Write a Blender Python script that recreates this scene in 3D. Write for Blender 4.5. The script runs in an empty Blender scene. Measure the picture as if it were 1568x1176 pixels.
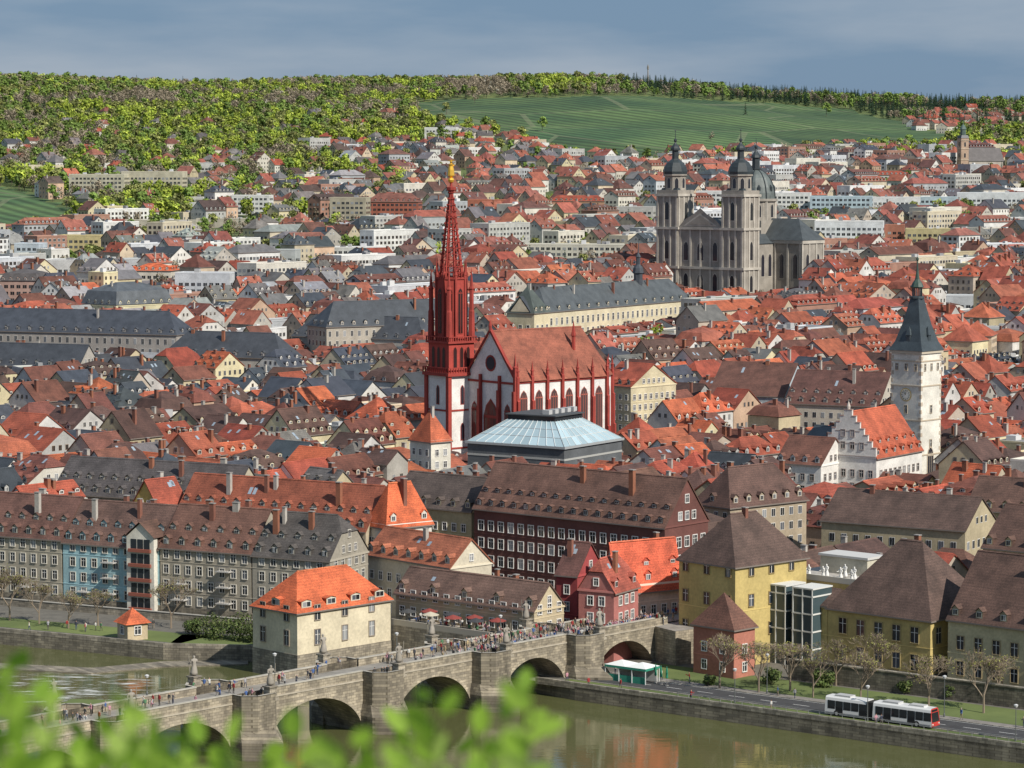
import bpy, math, random
from mathutils import Vector, Matrix, noise
random.seed(11)
rnd=random.random
def ru(a,b): return a+(b-a)*rnd()
CAMZ=85.0; F=4300.0; TH=math.atan(338/4300); CT=math.cos(TH); ST=math.sin(TH)
rad=math.radians
def G(u,v,z=0.0):
    dx=u-784; dy=F*CT+(588-v)*ST; dz=-F*ST+(588-v)*CT
    t=(z-CAMZ)/dz
    return Vector((dx*t,dy*t,z))
def proj(x,y,z):
    dep=y*CT+(CAMZ-z)*ST; up=y*ST-(CAMZ-z)*CT
    return 784+F*x/dep, 588-F*up/dep
def sm(t):
    t=max(0.,min(1.,t)); return t*t*(3-2*t)
KN=[(0,0),(900,0),(1100,6),(1340,20),(1600,33),(1800,44),(2000,56),(2200,68),(2500,92),(2800,122),(3100,152),(3400,178),(3600,182),(4500,140),(9000,60)]
def hz(x,y):
    z=0
    for i in range(len(KN)-1):
        if KN[i][0]<=y<=KN[i+1][0]:
            t=(y-KN[i][0])/(KN[i+1][0]-KN[i][0]); z=KN[i][1]+t*(KN[i+1][1]-KN[i][1]); break
    if y>2300:
        z*=1-0.15*sm((x/y-0.0)/0.16)*sm((y-2300)/900)
        z+=noise.noise(Vector((x/260,y/260,0)))*7*sm((y-2300)/500)
        z-=6*math.exp(-((x/y+0.10)/0.03)**2)*sm((y-2400)/400)
    elif y>1500:
        z+=noise.noise(Vector((x/200,y/200,3)))*3*sm((y-1500)/300)
    return z
def RT(u,v):
    d=450.
    while d<5000:
        dy=F*CT+(588-v)*ST; dz=-F*ST+(588-v)*CT
        t=d/dy; x=(u-784)*t; z=CAMZ+dz*t
        if z<=hz(x,d): return Vector((x,d,hz(x,d)))
        d+=4
    return Vector(((u-784)*d/F,d,hz(0,d)))

# ---------------- materials
M={}
def mat_base(name):
    m=bpy.data.materials.new(name); m.use_nodes=True
    nt=m.node_tree; nt.nodes.clear()
    out=nt.nodes.new('ShaderNodeOutputMaterial'); b=nt.nodes.new('ShaderNodeBsdfPrincipled')
    nt.links.new(b.outputs[0],out.inputs[0]); M[name]=m
    return m,nt,b,out
def N(nt,t,**k):
    n=nt.nodes.new(t)
    for a,b in k.items(): setattr(n,a,b)
    return n
def pos(nt,kind='world'):
    if kind=='world':
        return N(nt,'ShaderNodeNewGeometry').outputs['Position']
    return N(nt,'ShaderNodeTexCoord').outputs['Object']
def noisef(nt,vec,scale,lo,hi,detail=4,rough=.55,c0=.3,c1=.7):
    n=N(nt,'ShaderNodeTexNoise'); n.inputs['Scale'].default_value=scale; n.inputs['Detail'].default_value=detail; n.inputs['Roughness'].default_value=rough
    nt.links.new(vec,n.inputs['Vector'])
    r=N(nt,'ShaderNodeMapRange'); r.inputs[1].default_value=c0; r.inputs[2].default_value=c1; r.inputs[3].default_value=lo; r.inputs[4].default_value=hi
    nt.links.new(n.outputs[0],r.inputs[0]); return r.outputs[0]
def mulc(nt,col,f):
    mx=N(nt,'ShaderNodeVectorMath',operation='MULTIPLY'); nt.links.new(col,mx.inputs[0]); nt.links.new(f,mx.inputs[1]); return mx.outputs[0]
def colattr(nt):
    a=N(nt,'ShaderNodeAttribute'); a.attribute_name='Col'; return a.outputs['Color']
def mathn(nt,op,a,b=None):
    m=N(nt,'ShaderNodeMath',operation=op)
    for i,x in enumerate((a,b)):
        if x is None: continue
        if isinstance(x,(int,float)): m.inputs[i].default_value=x
        else: nt.links.new(x,m.inputs[i])
    return m.outputs[0]
def bump(nt,b,h,s=.3,d=.1):
    bp=N(nt,'ShaderNodeBump'); bp.inputs['Strength'].default_value=s; bp.inputs['Distance'].default_value=d
    nt.links.new(h,bp.inputs['Height']); nt.links.new(bp.outputs[0],b.inputs['Normal'])

m,nt,b,o=mat_base('plaster'); P=pos(nt)
c=mulc(nt,colattr(nt),noisef(nt,P,.22,.76,1.08,3)); c=mulc(nt,c,noisef(nt,P,2.2,.86,1.06,2)); nt.links.new(c,b.inputs['Base Color']); b.inputs['Roughness'].default_value=.9
m,nt,b,o=mat_base('roof_tiles'); P=pos(nt)
c=mulc(nt,colattr(nt),noisef(nt,P,.28,.55,1.3,4,.65))
sep=N(nt,'ShaderNodeSeparateXYZ'); nt.links.new(P,sep.inputs[0])
w=mathn(nt,'SINE',mathn(nt,'MULTIPLY',sep.outputs[2],2*math.pi/.42)); w=mathn(nt,'ADD',mathn(nt,'MULTIPLY',w,.09),.98)
c=mulc(nt,c,w)
sp=noisef(nt,P,4.5,.62,1.34,2,.7); c=mulc(nt,c,sp)
nt.links.new(c,b.inputs['Base Color']); b.inputs['Roughness'].default_value=.8
m,nt,b,o=mat_base('slate'); P=pos(nt)
c=mulc(nt,colattr(nt),noisef(nt,P,.3,.75,1.2,3)); c=mulc(nt,c,noisef(nt,P,4,.82,1.18,1)); nt.links.new(c,b.inputs['Base Color']); b.inputs['Roughness'].default_value=.5
m,nt,b,o=mat_base('trim'); nt.links.new(colattr(nt),b.inputs['Base Color']); b.inputs['Roughness'].default_value=.7
m,nt,b,o=mat_base('glass'); nt.links.new(colattr(nt),b.inputs['Base Color']); b.inputs['Roughness'].default_value=.12
m,nt,b,o=mat_base('cloth'); nt.links.new(colattr(nt),b.inputs['Base Color']); b.inputs['Roughness'].default_value=.85
m,nt,b,o=mat_base('painted_metal'); nt.links.new(colattr(nt),b.inputs['Base Color']); b.inputs['Roughness'].default_value=.3
m,nt,b,o=mat_base('gold'); b.inputs['Base Color'].default_value=(.85,.5,.07,1); b.inputs['Metallic'].default_value=.6; b.inputs['Roughness'].default_value=.4
m,nt,b,o=mat_base('stone'); P=pos(nt,'object')
sp=N(nt,'ShaderNodeSeparateXYZ'); nt.links.new(P,sp.inputs[0]); cb=N(nt,'ShaderNodeCombineXYZ')
nt.links.new(mathn(nt,'ADD',sp.outputs[0],mathn(nt,'MULTIPLY',sp.outputs[1],.7)),cb.inputs[0]); nt.links.new(sp.outputs[2],cb.inputs[1])
bk=N(nt,'ShaderNodeTexBrick'); nt.links.new(cb.outputs[0],bk.inputs['Vector'])
bk.inputs['Color1'].default_value=(1.15,1.12,1.05,1); bk.inputs['Color2'].default_value=(.62,.61,.6,1); bk.inputs['Mortar'].default_value=(.5,.48,.44,1)
bk.inputs['Scale'].default_value=1; bk.inputs['Brick Width'].default_value=.9; bk.inputs['Row Height'].default_value=.42; bk.inputs['Mortar Size'].default_value=.03
mpz=N(nt,'ShaderNodeMapping'); mpz.inputs['Scale'].default_value=(1,1,.3); nt.links.new(pos(nt),mpz.inputs[0])
c=mulc(nt,colattr(nt),bk.outputs[0]); c=mulc(nt,c,noisef(nt,mpz.outputs[0],.45,.45,1.2,5,.7)); nt.links.new(c,b.inputs['Base Color']); b.inputs['Roughness'].default_value=.95
m,nt,b,o=mat_base('pavement'); P=pos(nt)
c=mulc(nt,colattr(nt),noisef(nt,P,.5,.7,1.15,5,.65)); nt.links.new(c,b.inputs['Base Color']); b.inputs['Roughness'].default_value=.95
m,nt,b,o=mat_base('grass'); P=pos(nt)
rp=N(nt,'ShaderNodeValToRGB'); rp.color_ramp.elements[0].color=(.06,.09,.025,1); rp.color_ramp.elements[1].color=(.16,.2,.06,1)
n=N(nt,'ShaderNodeTexNoise'); n.inputs['Scale'].default_value=.02; n.inputs['Detail'].default_value=8; n.inputs['Roughness'].default_value=.7; nt.links.new(P,n.inputs['Vector']); nt.links.new(n.outputs[0],rp.inputs[0])
rp.color_ramp.elements[0].position=.35; rp.color_ramp.elements[1].position=.65
nt.links.new(rp.outputs[0],b.inputs['Base Color']); b.inputs['Roughness'].default_value=1
m,nt,b,o=mat_base('vineyard_rows'); P=pos(nt)
sp=N(nt,'ShaderNodeSeparateXYZ'); nt.links.new(P,sp.inputs[0])
mpv=N(nt,'ShaderNodeMapping'); mpv.inputs['Scale'].default_value=(.0055,.0045,0); mpv.inputs['Rotation'].default_value=(0,0,rad(20)); nt.links.new(P,mpv.inputs[0])
vo=N(nt,'ShaderNodeTexVoronoi'); vo.inputs['Scale'].default_value=1; nt.links.new(mpv.outputs[0],vo.inputs['Vector'])
vs=N(nt,'ShaderNodeSeparateColor'); nt.links.new(vo.outputs['Color'],vs.inputs[0])
dirx=mathn(nt,'ADD',mathn(nt,'MULTIPLY',vs.outputs[0],.6),.1)
ph=mathn(nt,'ADD',mathn(nt,'MULTIPLY',sp.outputs[0],dirx),mathn(nt,'MULTIPLY',sp.outputs[1],.28))
row=mathn(nt,'SINE',mathn(nt,'MULTIPLY',ph,2*math.pi/8.5)); row=mathn(nt,'ADD',mathn(nt,'MULTIPLY',row,.38),1.)
rp=N(nt,'ShaderNodeValToRGB'); rp.color_ramp.elements[0].color=(.035,.08,.03,1); rp.color_ramp.elements[1].color=(.08,.135,.045,1)
rp.color_ramp.elements[0].position=.38; rp.color_ramp.elements[1].position=.62
n=N(nt,'ShaderNodeTexNoise'); n.inputs['Scale'].default_value=.007; n.inputs['Detail'].default_value=6; nt.links.new(P,n.inputs['Vector']); nt.links.new(n.outputs[0],rp.inputs[0])
vo2=N(nt,'ShaderNodeTexVoronoi',feature='DISTANCE_TO_EDGE'); vo2.inputs['Scale'].default_value=1; nt.links.new(mpv.outputs[0],vo2.inputs['Vector'])
trk=mathn(nt,'LESS_THAN',vo2.outputs['Distance'],.012)
c=mulc(nt,rp.outputs[0],row); c=mulc(nt,c,mathn(nt,'ADD',mathn(nt,'MULTIPLY',vs.outputs[1],.4),.78)); c=mulc(nt,c,noisef(nt,P,.12,.8,1.18,4))
mxv=N(nt,'ShaderNodeMix',data_type='RGBA'); nt.links.new(mathn(nt,'MULTIPLY',trk,.4),mxv.inputs[0]); nt.links.new(c,mxv.inputs[6]); mxv.inputs[7].default_value=(.2,.21,.12,1)
nt.links.new(mxv.outputs[2],b.inputs['Base Color']); b.inputs['Roughness'].default_value=1
m,nt,b,o=mat_base('river_water'); P=pos(nt)
mp=N(nt,'ShaderNodeMapping'); mp.inputs['Rotation'].default_value=(0,0,rad(38)); mp.inputs['Scale'].default_value=(.28,1,1); nt.links.new(P,mp.inputs[0])
n1=N(nt,'ShaderNodeTexNoise'); n1.inputs['Scale'].default_value=.9; n1.inputs['Detail'].default_value=5; nt.links.new(mp.outputs[0],n1.inputs['Vector'])
bump(nt,b,n1.outputs[0],.17,.1)
sp=N(nt,'ShaderNodeSeparateXYZ'); nt.links.new(P,sp.inputs[0])
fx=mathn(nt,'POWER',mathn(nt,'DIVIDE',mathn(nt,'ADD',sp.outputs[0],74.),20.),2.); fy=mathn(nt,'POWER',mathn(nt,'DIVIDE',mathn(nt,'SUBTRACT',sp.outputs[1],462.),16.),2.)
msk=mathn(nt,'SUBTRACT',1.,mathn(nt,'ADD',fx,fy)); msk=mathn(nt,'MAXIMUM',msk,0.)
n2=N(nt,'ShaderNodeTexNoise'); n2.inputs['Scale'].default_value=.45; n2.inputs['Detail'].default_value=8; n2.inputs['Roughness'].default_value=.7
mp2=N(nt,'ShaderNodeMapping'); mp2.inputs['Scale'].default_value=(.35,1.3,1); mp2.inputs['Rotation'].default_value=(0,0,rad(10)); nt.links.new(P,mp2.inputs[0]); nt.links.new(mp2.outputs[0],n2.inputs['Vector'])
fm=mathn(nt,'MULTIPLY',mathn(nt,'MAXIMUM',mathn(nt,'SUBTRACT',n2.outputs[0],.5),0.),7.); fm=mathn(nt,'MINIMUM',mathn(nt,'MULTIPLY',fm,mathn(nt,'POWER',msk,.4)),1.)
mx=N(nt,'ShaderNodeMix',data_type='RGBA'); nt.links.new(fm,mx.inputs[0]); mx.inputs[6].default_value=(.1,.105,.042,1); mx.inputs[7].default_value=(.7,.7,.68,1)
nt.links.new(mx.outputs[2],b.inputs['Base Color'])
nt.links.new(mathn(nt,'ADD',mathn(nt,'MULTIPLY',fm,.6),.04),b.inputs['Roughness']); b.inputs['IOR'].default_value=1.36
def foliage(name,tr=.3):
    m,nt,b,o=mat_base(name); c=colattr(nt)
    oi=N(nt,'ShaderNodeObjectInfo'); r=N(nt,'ShaderNodeMapRange'); nt.links.new(oi.outputs['Random'],r.inputs[0]); r.inputs[3].default_value=.7; r.inputs[4].default_value=1.3
    c=mulc(nt,c,r.outputs[0]); nt.links.new(c,b.inputs['Base Color']); b.inputs['Roughness'].default_value=.6; b.inputs['Specular IOR Level'].default_value=.2
    if tr>0:
        t=N(nt,'ShaderNodeBsdfTranslucent'); nt.links.new(c,t.inputs[0]); ms=N(nt,'ShaderNodeMixShader'); ms.inputs[0].default_value=tr
        nt.links.new(b.outputs[0],ms.inputs[1]); nt.links.new(t.outputs[0],ms.inputs[2]); nt.links.new(ms.outputs[0],o.inputs[0])
foliage('leaves',0); foliage('young_leaves',.5)
m,nt,b,o=mat_base('bark'); nt.links.new(colattr(nt),b.inputs['Base Color']); b.inputs['Roughness'].default_value=.95

# ---------------- mesh builder
class MB:
    def __init__(s): s.v=[];s.f=[];s.m=[];s.c=[]
    def poly(s,pts,mat,col):
        i=len(s.v); s.v.extend([tuple(p) for p in pts]); s.f.append(tuple(range(i,i+len(pts)))); s.m.append(mat); s.c.append(col)
    def box(s,x0,y0,z0,x1,y1,z1,mat,col,bot=False):
        p=s.poly
        p([(x0,y0,z0),(x1,y0,z0),(x1,y0,z1),(x0,y0,z1)],mat,col); p([(x1,y0,z0),(x1,y1,z0),(x1,y1,z1),(x1,y0,z1)],mat,col)
        p([(x1,y1,z0),(x0,y1,z0),(x0,y1,z1),(x1,y1,z1)],mat,col); p([(x0,y1,z0),(x0,y0,z0),(x0,y0,z1),(x0,y1,z1)],mat,col)
        p([(x0,y0,z1),(x1,y0,z1),(x1,y1,z1),(x0,y1,z1)],mat,col)
        if bot: p([(x0,y1,z0),(x1,y1,z0),(x1,y0,z0),(x0,y0,z0)],mat,col)
    def prism(s,poly,z0,z1,mat,col,top=True,topmat=None,topcol=None):
        n=len(poly)
        for i in range(n):
            a=poly[i];b=poly[(i+1)%n]; s.poly([(a[0],a[1],z0),(b[0],b[1],z0),(b[0],b[1],z1),(a[0],a[1],z1)],mat,col)
        if top: s.poly([(a[0],a[1],z1) for a in poly],topmat or mat,topcol or col)
    def lathe(s,cx,cy,prof,n,mat,col,rot=0):
        for k in range(len(prof)-1):
            r0,z0=prof[k];r1,z1=prof[k+1]
            for i in range(n):
                a=rot+2*math.pi*i/n;b=rot+2*math.pi*(i+1)/n
                q=[(cx+r0*math.cos(a),cy+r0*math.sin(a),z0),(cx+r0*math.cos(b),cy+r0*math.sin(b),z0),(cx+r1*math.cos(b),cy+r1*math.sin(b),z1),(cx+r1*math.cos(a),cy+r1*math.sin(a),z1)]
                if r1<1e-4: q=q[:3]
                elif r0<1e-4: q=[q[0],q[2],q[3]]
                s.poly(q,mat,col)
    def tube(s,p,q,r0,r1,n,mat,col):
        p=Vector(p);q=Vector(q);d=(q-p)
        if d.length<1e-5: return
        d.normalize(); a=d.orthogonal().normalized(); b=d.cross(a)
        for i in range(n):
            t=2*math.pi*i/n;t2=2*math.pi*(i+1)/n
            e=a*math.cos(t)+b*math.sin(t);f=a*math.cos(t2)+b*math.sin(t2)
            s.poly([p+e*r0,p+f*r0,q+f*r1,q+e*r1],mat,col)
    def merge(s,t,x,y,z,ang):
        c_,s_=math.cos(ang),math.sin(ang); base=len(s.v)
        s.v.extend([(x+a*c_-b2*s_,y+a*s_+b2*c_,z+d_) for a,b2,d_ in t.v]); s.f.extend([tuple(i+base for i in f) for f in t.f]); s.m.extend(t.m); s.c.extend(t.c)
    def obj(s,name,loc=(0,0,0),rot=0,parent=None,coll=None):
        me=bpy.data.meshes.new(name); me.from_pydata(s.v,[],s.f)
        names=[]
        for x in s.m:
            if x not in names: names.append(x)
        for x in names: me.materials.append(M[x])
        ix={x:i for i,x in enumerate(names)}
        me.polygons.foreach_set('material_index',[ix[x] for x in s.m])
        ca=me.color_attributes.new('Col','FLOAT_COLOR','CORNER')
        buf=[]
        for f,c in zip(s.f,s.c):
            buf.extend((c[0],c[1],c[2],1.0)*len(f))
        ca.data.foreach_set('color',buf); me.update()
        ob=bpy.data.objects.new(name,me); ob.location=loc; ob.rotation_euler=(0,0,rot)
        (coll or bpy.context.scene.collection).objects.link(ob)
        if parent: ob.parent=parent
        return ob
def empty(name,loc=(0,0,0),rot=0):
    e=bpy.data.objects.new(name,None); e.location=loc; e.rotation_euler=(0,0,rot); bpy.context.scene.collection.objects.link(e); return e

WHITE=(.75,.73,.69); DARKG=(.025,.03,.035)
def gcol():
    t=rnd()
    if t<.12: return (.28,.29,.3)
    if t<.3: return (.09,.1,.12)
    k=ru(.015,.045); return (k,k*1.1,k*1.25)
def win(mb,o,e,n,cx,cz,w,h,det=1,fc=WHITE,gc=None):
    gc=gc or gcol()
    def q(s0,s1,z0,z1,out,mat,col):
        mb.poly([(o[0]+e[0]*s+n[0]*out,o[1]+e[1]*s+n[1]*out,o[2]+z) for s,z in ((s0,z0),(s1,z0),(s1,z1),(s0,z1))],mat,col)
    def bar(s0,s1,z0,z1,d):
        q(s0,s1,z0,z1,d,'trim',fc)
        for (a,b,c_,d_) in ((s0,z0,s1,z0),(s1,z0,s1,z1),(s1,z1,s0,z1),(s0,z1,s0,z0)):
            mb.poly([(o[0]+e[0]*a+n[0]*0,o[1]+e[1]*a+n[1]*0,o[2]+b),(o[0]+e[0]*c_,o[1]+e[1]*c_,o[2]+d_),(o[0]+e[0]*c_+n[0]*d,o[1]+e[1]*c_+n[1]*d,o[2]+d_),(o[0]+e[0]*a+n[0]*d,o[1]+e[1]*a+n[1]*d,o[2]+b)],'trim',fc)
    x0=cx-w/2;x1=cx+w/2;z0=cz;z1=cz+h
    if det>=2:
        q(x0,x1,z0,z1,.02,'glass',gc)
        t=.13
        bar(x0-t,x0,z0-t,z1+t,.13); bar(x1,x1+t,z0-t,z1+t,.13); bar(x0,x1,z1,z1+t,.13); bar(x0-.08,x1+.08,z0-t,z0,.2)
        q(cx-.05,cx+.05,z0,z1,.05,'trim',WHITE); q(x0,x1,z0+h*.64,z0+h*.64+.08,.055,'trim',WHITE)
    else:
        t=.1
        q(x0-t,x1+t,z0-t,z1+t,.04,'trim',fc); q(x0,cx-.05,z0,z1,.08,'glass',gc); q(cx+.05,x1,z0,z1,.08,'glass',gc)
def wallwins(mb,o,e,n,L,h,fl,sp,w,wh,det,fc,zb=1.0,skip=0.0,margin=.8):
    nf=max(1,int((h-.4)/fl)); nc=max(1,int((L-2*margin+sp-w)/sp)); off=(L-(nc-1)*sp)/2
    for i in range(nf):
        for j in range(nc):
            if rnd()<skip: continue
            win(mb,o,e,n,off+j*sp,zb+i*fl,w,wh,det,fc)

def house(mb,L,W,h,rise,roof='gable',axis='x',wall=(.5,.45,.36),rc=(.36,.1,.05),fl=3.0,sp=2.6,ww=1.0,wh=1.5,dorm=1,chim=1,det=1,fc=WHITE,rm='roof_tiles',zb=1.0,dsp=3.4,dwall=None,dw=1.3,dstyle='gable',base=None,sky=.3,winx=True,winy=True,corn=True):
    if axis=='x': Pm=lambda a,b,z:(a,b,z); A,B=L,W
    else: Pm=lambda a,b,z:(b,a,z); A,B=W,L
    zb0=-4
    mb.poly([(0,0,zb0),(L,0,zb0),(L,0,h),(0,0,h)],'plaster',wall); mb.poly([(L,0,zb0),(L,W,zb0),(L,W,h),(L,0,h)],'plaster',wall)
    mb.poly([(L,W,zb0),(0,W,zb0),(0,W,h),(L,W,h)],'plaster',wall); mb.poly([(0,W,zb0),(0,0,zb0),(0,0,h),(0,W,h)],'plaster',wall)
    if base:
        mb.box(-.08,-.08,zb0,L+.08,W+.08,base[1],'stone',base[0])
    if det>=2 and corn:
        cc=tuple(min(.8,x*1.15) for x in wall)
        mb.box(-.18,-.18,h-.45,L+.18,W+.18,h-.1,'trim',cc)
        for k in range(1,int(h/fl)):
            if k%2==1: mb.box(-.06,-.06,zb+k*fl-.75,L+.06,W+.06,zb+k*fl-.6,'trim',cc)
    if winy: wallwins(mb,(0,0,0),(1,0),(0,-1),L,h-.3,fl,sp,ww,wh,det,fc,zb)
    if winx: wallwins(mb,(0,0,0),(0,1),(-1,0),W,h-.3,fl,sp,ww,wh,det,fc,zb)
    o=.45; og=.25; t=.18
    if roof=='flat':
        mb.poly([(0,0,h),(L,0,h),(L,W,h),(0,W,h)],'pavement',rc)
        pw=.3
        for q in ((0,0,L,pw),(0,W-pw,L,W),(0,pw,pw,W-pw),(L-pw,pw,L,W-pw)):
            mb.box(q[0],q[1],h-.2,q[2],q[3],h+.5,'trim',tuple(min(.75,x*1.1) for x in wall))
        for k in range(max(1,int(L*W/180))):
            x=ru(.1,.8)*L;y=ru(.15,.75)*W; mb.box(x,y,h,min(L-.4,x+ru(1.5,4)),min(W-.4,y+ru(1.5,3)),h+ru(.8,2.4),'trim',random.choice([(.4,.4,.4),(.25,.25,.26),(.6,.6,.6)]))
        return
    s=rise/(B/2)
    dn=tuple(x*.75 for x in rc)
    def pp(pts,col=rc,mat=None): mb.poly([Pm(*p) for p in pts],mat or rm,col)
    ze=h-o*s+t; zr=h+rise+t; hb=B/2
    if roof in('gable','halfhip'):
        if roof=='gable':
            pp([(-og,-o,ze),(A+og,-o,ze),(A+og,hb,zr),(-og,hb,zr)]); pp([(-og,B+o,ze),(-og,hb,zr),(A+og,hb,zr),(A+og,B+o,ze)])
            for a in(0,A): pp([(a,0,h),(a,B,h),(a,hb,h+rise)],wall,'plaster')
            for a in(-og,A+og):
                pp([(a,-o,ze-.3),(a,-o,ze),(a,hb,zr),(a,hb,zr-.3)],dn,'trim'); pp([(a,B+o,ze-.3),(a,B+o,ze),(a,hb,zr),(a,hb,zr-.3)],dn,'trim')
        else:
            k=.58; c=hb*.42*.8; zk=h+rise*k+t
            pp([(-og,-o,ze),(A+og,-o,ze),(A+og,hb*k,zk),(A-c,hb,zr),(c,hb,zr),(-og,hb*k,zk)]); pp([(-og,B+o,ze),(-og,B-hb*k,zk),(c,hb,zr),(A-c,hb,zr),(A+og,B-hb*k,zk),(A+og,B+o,ze)])
            pp([(-og,hb*k,zk),(c,hb,zr),(-og,B-hb*k,zk)]); pp([(A+og,hb*k,zk),(A-c,hb,zr),(A+og,B-hb*k,zk)])
            for a in(0,A): pp([(a,0,h),(a,B,h),(a,B-hb*k,h+rise*k),(a,hb*k,h+rise*k)],wall,'plaster')
        if rise>3:
            if axis=='x': oo,e,n=(0,0,0),(0,1),(-1,0)
            else: oo,e,n=(0,0,0),(1,0),(0,-1)
            zz=h+.7; 
            while zz+wh*.8<h+rise*.75:
                half=hb*(1-(zz+wh-h)/rise)-.6
                if half<ww*.6: 
                    if half>0: win(mb,oo,e,n,hb,zz,ww*.7,wh*.7,det,fc)
                    break
                nn=max(1,int(2*half/2.2))
                for j in range(nn): win(mb,oo,e,n,hb+(j-(nn-1)/2)*2.2,zz,ww*.85,wh*.8,det,fc)
                zz+=fl*.93
        ra0,ra1=1.2,A-1.2
    elif roof=='hip':
        c=min(hb*.85,A/2-.05)
        pp([(-o,-o,ze),(A+o,-o,ze),(A-c,hb,zr),(c,hb,zr)]); pp([(-o,B+o,ze),(c,hb,zr),(A-c,hb,zr),(A+o,B+o,ze)])
        pp([(-o,-o,ze),(c,hb,zr),(-o,B+o,ze)]); pp([(A+o,-o,ze),(A+o,B+o,ze),(A-c,hb,zr)])
        ra0,ra1=1.5,A-1.5
    elif roof=='mansard':
        i1=min(1.6,B*.14); z1=h+rise*.62+t; c=min(hb*.9,A/2-.05)
        pp([(-o,-o,h+t),(A+o,-o,h+t),(A-i1,i1,z1),(i1,i1,z1)]); pp([(-o,B+o,h+t),(i1,B-i1,z1),(A-i1,B-i1,z1),(A+o,B+o,h+t)])
        pp([(-o,-o,h+t),(i1,i1,z1),(i1,B-i1,z1),(-o,B+o,h+t)]); pp([(A+o,-o,h+t),(A+o,B+o,h+t),(A-i1,B-i1,z1),(A-i1,i1,z1)])
        pp([(i1,i1,z1),(A-i1,i1,z1),(A-c,hb,zr),(c,hb,zr)]); pp([(i1,B-i1,z1),(c,hb,zr),(A-c,hb,zr),(A-i1,B-i1,z1)])
        pp([(i1,i1,z1),(c,hb,zr),(i1,B-i1,z1)]); pp([(A-i1,i1,z1),(A-i1,B-i1,z1),(A-c,hb,zr)])
        ra0,ra1=2,A-2; s=(rise*.62)/(i1+o)
        ze=h
    if roof!='mansard':
        g=og if roof!='hip' else o
        pp([(-g,-o,ze-.25),(A+g,-o,ze-.25),(A+g,-o,ze),(-g,-o,ze)],(.2,.17,.15),'trim')
        if roof=='hip': pp([(-g,-o,ze-.25),(-g,B+o,ze-.25),(-g,B+o,ze),(-g,-o,ze)],(.2,.17,.15),'trim')
    if roof in('gable','halfhip','hip') and det>=1:
        c=0 if roof=='gable' else (hb*.34 if roof=='halfhip' else min(hb*.85,A/2-.05))
        if A-2*c>1: 
            rcl=tuple(min(.6,x*1.25) for x in rc)
            pp([(c,hb-.22,zr-.1),(A-c,hb-.22,zr-.1),(A-c,hb,zr+.12),(c,hb,zr+.12)],rcl); pp([(c,hb+.22,zr-.1),(A-c,hb+.22,zr-.1),(A-c,hb,zr+.12),(c,hb,zr+.12)],rcl)
    dwl=dwall or tuple(min(.7,x*.95) for x in wall)
    def dormer(a,z0,dh,side=0):
        b0=(z0-h)/s if roof!='mansard' else (z0-h)/s-o+.05
        hw=dw/2; gh=dw*.42 if dstyle=='gable' else .18
        def D(a_,b_,z_):
            if side==0: return Pm(a_,b_,z_)
            return Pm(b_,a_,z_)
        def dd(pts,col,mat): mb.poly([D(*p) for p in pts],mat,col)
        zt=z0+dh; b1=b0+dh/s+.2; b2=b0+(dh+gh)/s+.2
        if roof=='mansard': b1=min(b1,b0+2.2); b2=b1
        dd([(a-hw,b0,z0),(a+hw,b0,z0),(a+hw,b0,zt),(a,b0,zt+gh),(a-hw,b0,zt)],dwl,'plaster')
        dd([(a-hw+.2,b0-.05,z0+.3),(a+hw-.2,b0-.05,z0+.3),(a+hw-.2,b0-.05,zt-.1),(a-hw+.2,b0-.05,zt-.1)],WHITE,'trim')
        dd([(a-hw+.28,b0-.08,z0+.38),(a-.04,b0-.08,z0+.38),(a-.04,b0-.08,zt-.18),(a-hw+.28,b0-.08,zt-.18)],gcol(),'glass')
        dd([(a+.04,b0-.08,z0+.38),(a+hw-.28,b0-.08,z0+.38),(a+hw-.28,b0-.08,zt-.18),(a+.04,b0-.08,zt-.18)],gcol(),'glass')
        for sg in(-1,1):
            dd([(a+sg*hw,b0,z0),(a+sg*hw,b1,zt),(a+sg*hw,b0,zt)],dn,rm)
            dd([(a+sg*(hw+.15),b0-.2,zt-.05),(a+sg*(hw+.15),b1,zt-.05),(a,b2,zt+gh+.1),(a,b0-.2,zt+gh+.1)],rc,rm)
    nd=int((ra1-ra0)/dsp)
    if dorm>0 and nd>0:
        for rr in range(dorm):
            z0=h+.25+rr*(2.5 if rise>6 else 2.2); dh=1.35 if rr==0 else 1.0
            if z0+dh+.7>h+rise*(.95 if roof!='mansard' else 9): break
            b0=(z0-h)/s if roof!='mansard' else 0
            ins=b0*.85+1 if roof=='hip' else 0
            lo,hi=max(ra0,ins+dw/2),min(ra1,A-ins-dw/2)
            n2=int((hi-lo)/dsp)
            if n2<1: continue
            for j in range(n2+1):
                dormer(lo+(hi-lo)*j/max(1,n2),z0,dh)
            if roof in('hip','mansard') and B>9:
                n3=max(0,int((B-2*ins-3)/dsp))
                for j in range(n3):
                    aa=B*(j+1)/(n3+1)
                    if roof=='hip':
                        if rr==0:
                            s_old=s; s=rise/(min(hb*.85,A/2)); dormer(aa,z0,dh,1); s=s_old
                    else: dormer(aa,z0,dh,1)
    for k in range(chim):
        a=ru(.12,.88)*A; bb=hb+random.choice([-1,1])*ru(.3,.25*B); zt=h+rise+ru(.5,1.2); cw=ru(.3,.45); cl=ru(.3,.65)
        if roof=='hip' and (a<hb or a>A-hb): a=A/2
        x,y,_=Pm(a,bb,0)
        ccol=random.choice([(.3,.12,.07),(.45,.42,.38),(.24,.1,.07)])
        mb.box(x-cw,y-cl,h+rise*.3,x+cw,y+cl,zt,'plaster',ccol); mb.box(x-cw-.08,y-cl-.08,zt,x+cw+.08,y+cl+.08,zt+.15,'trim',(.3,.28,.26))
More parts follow.
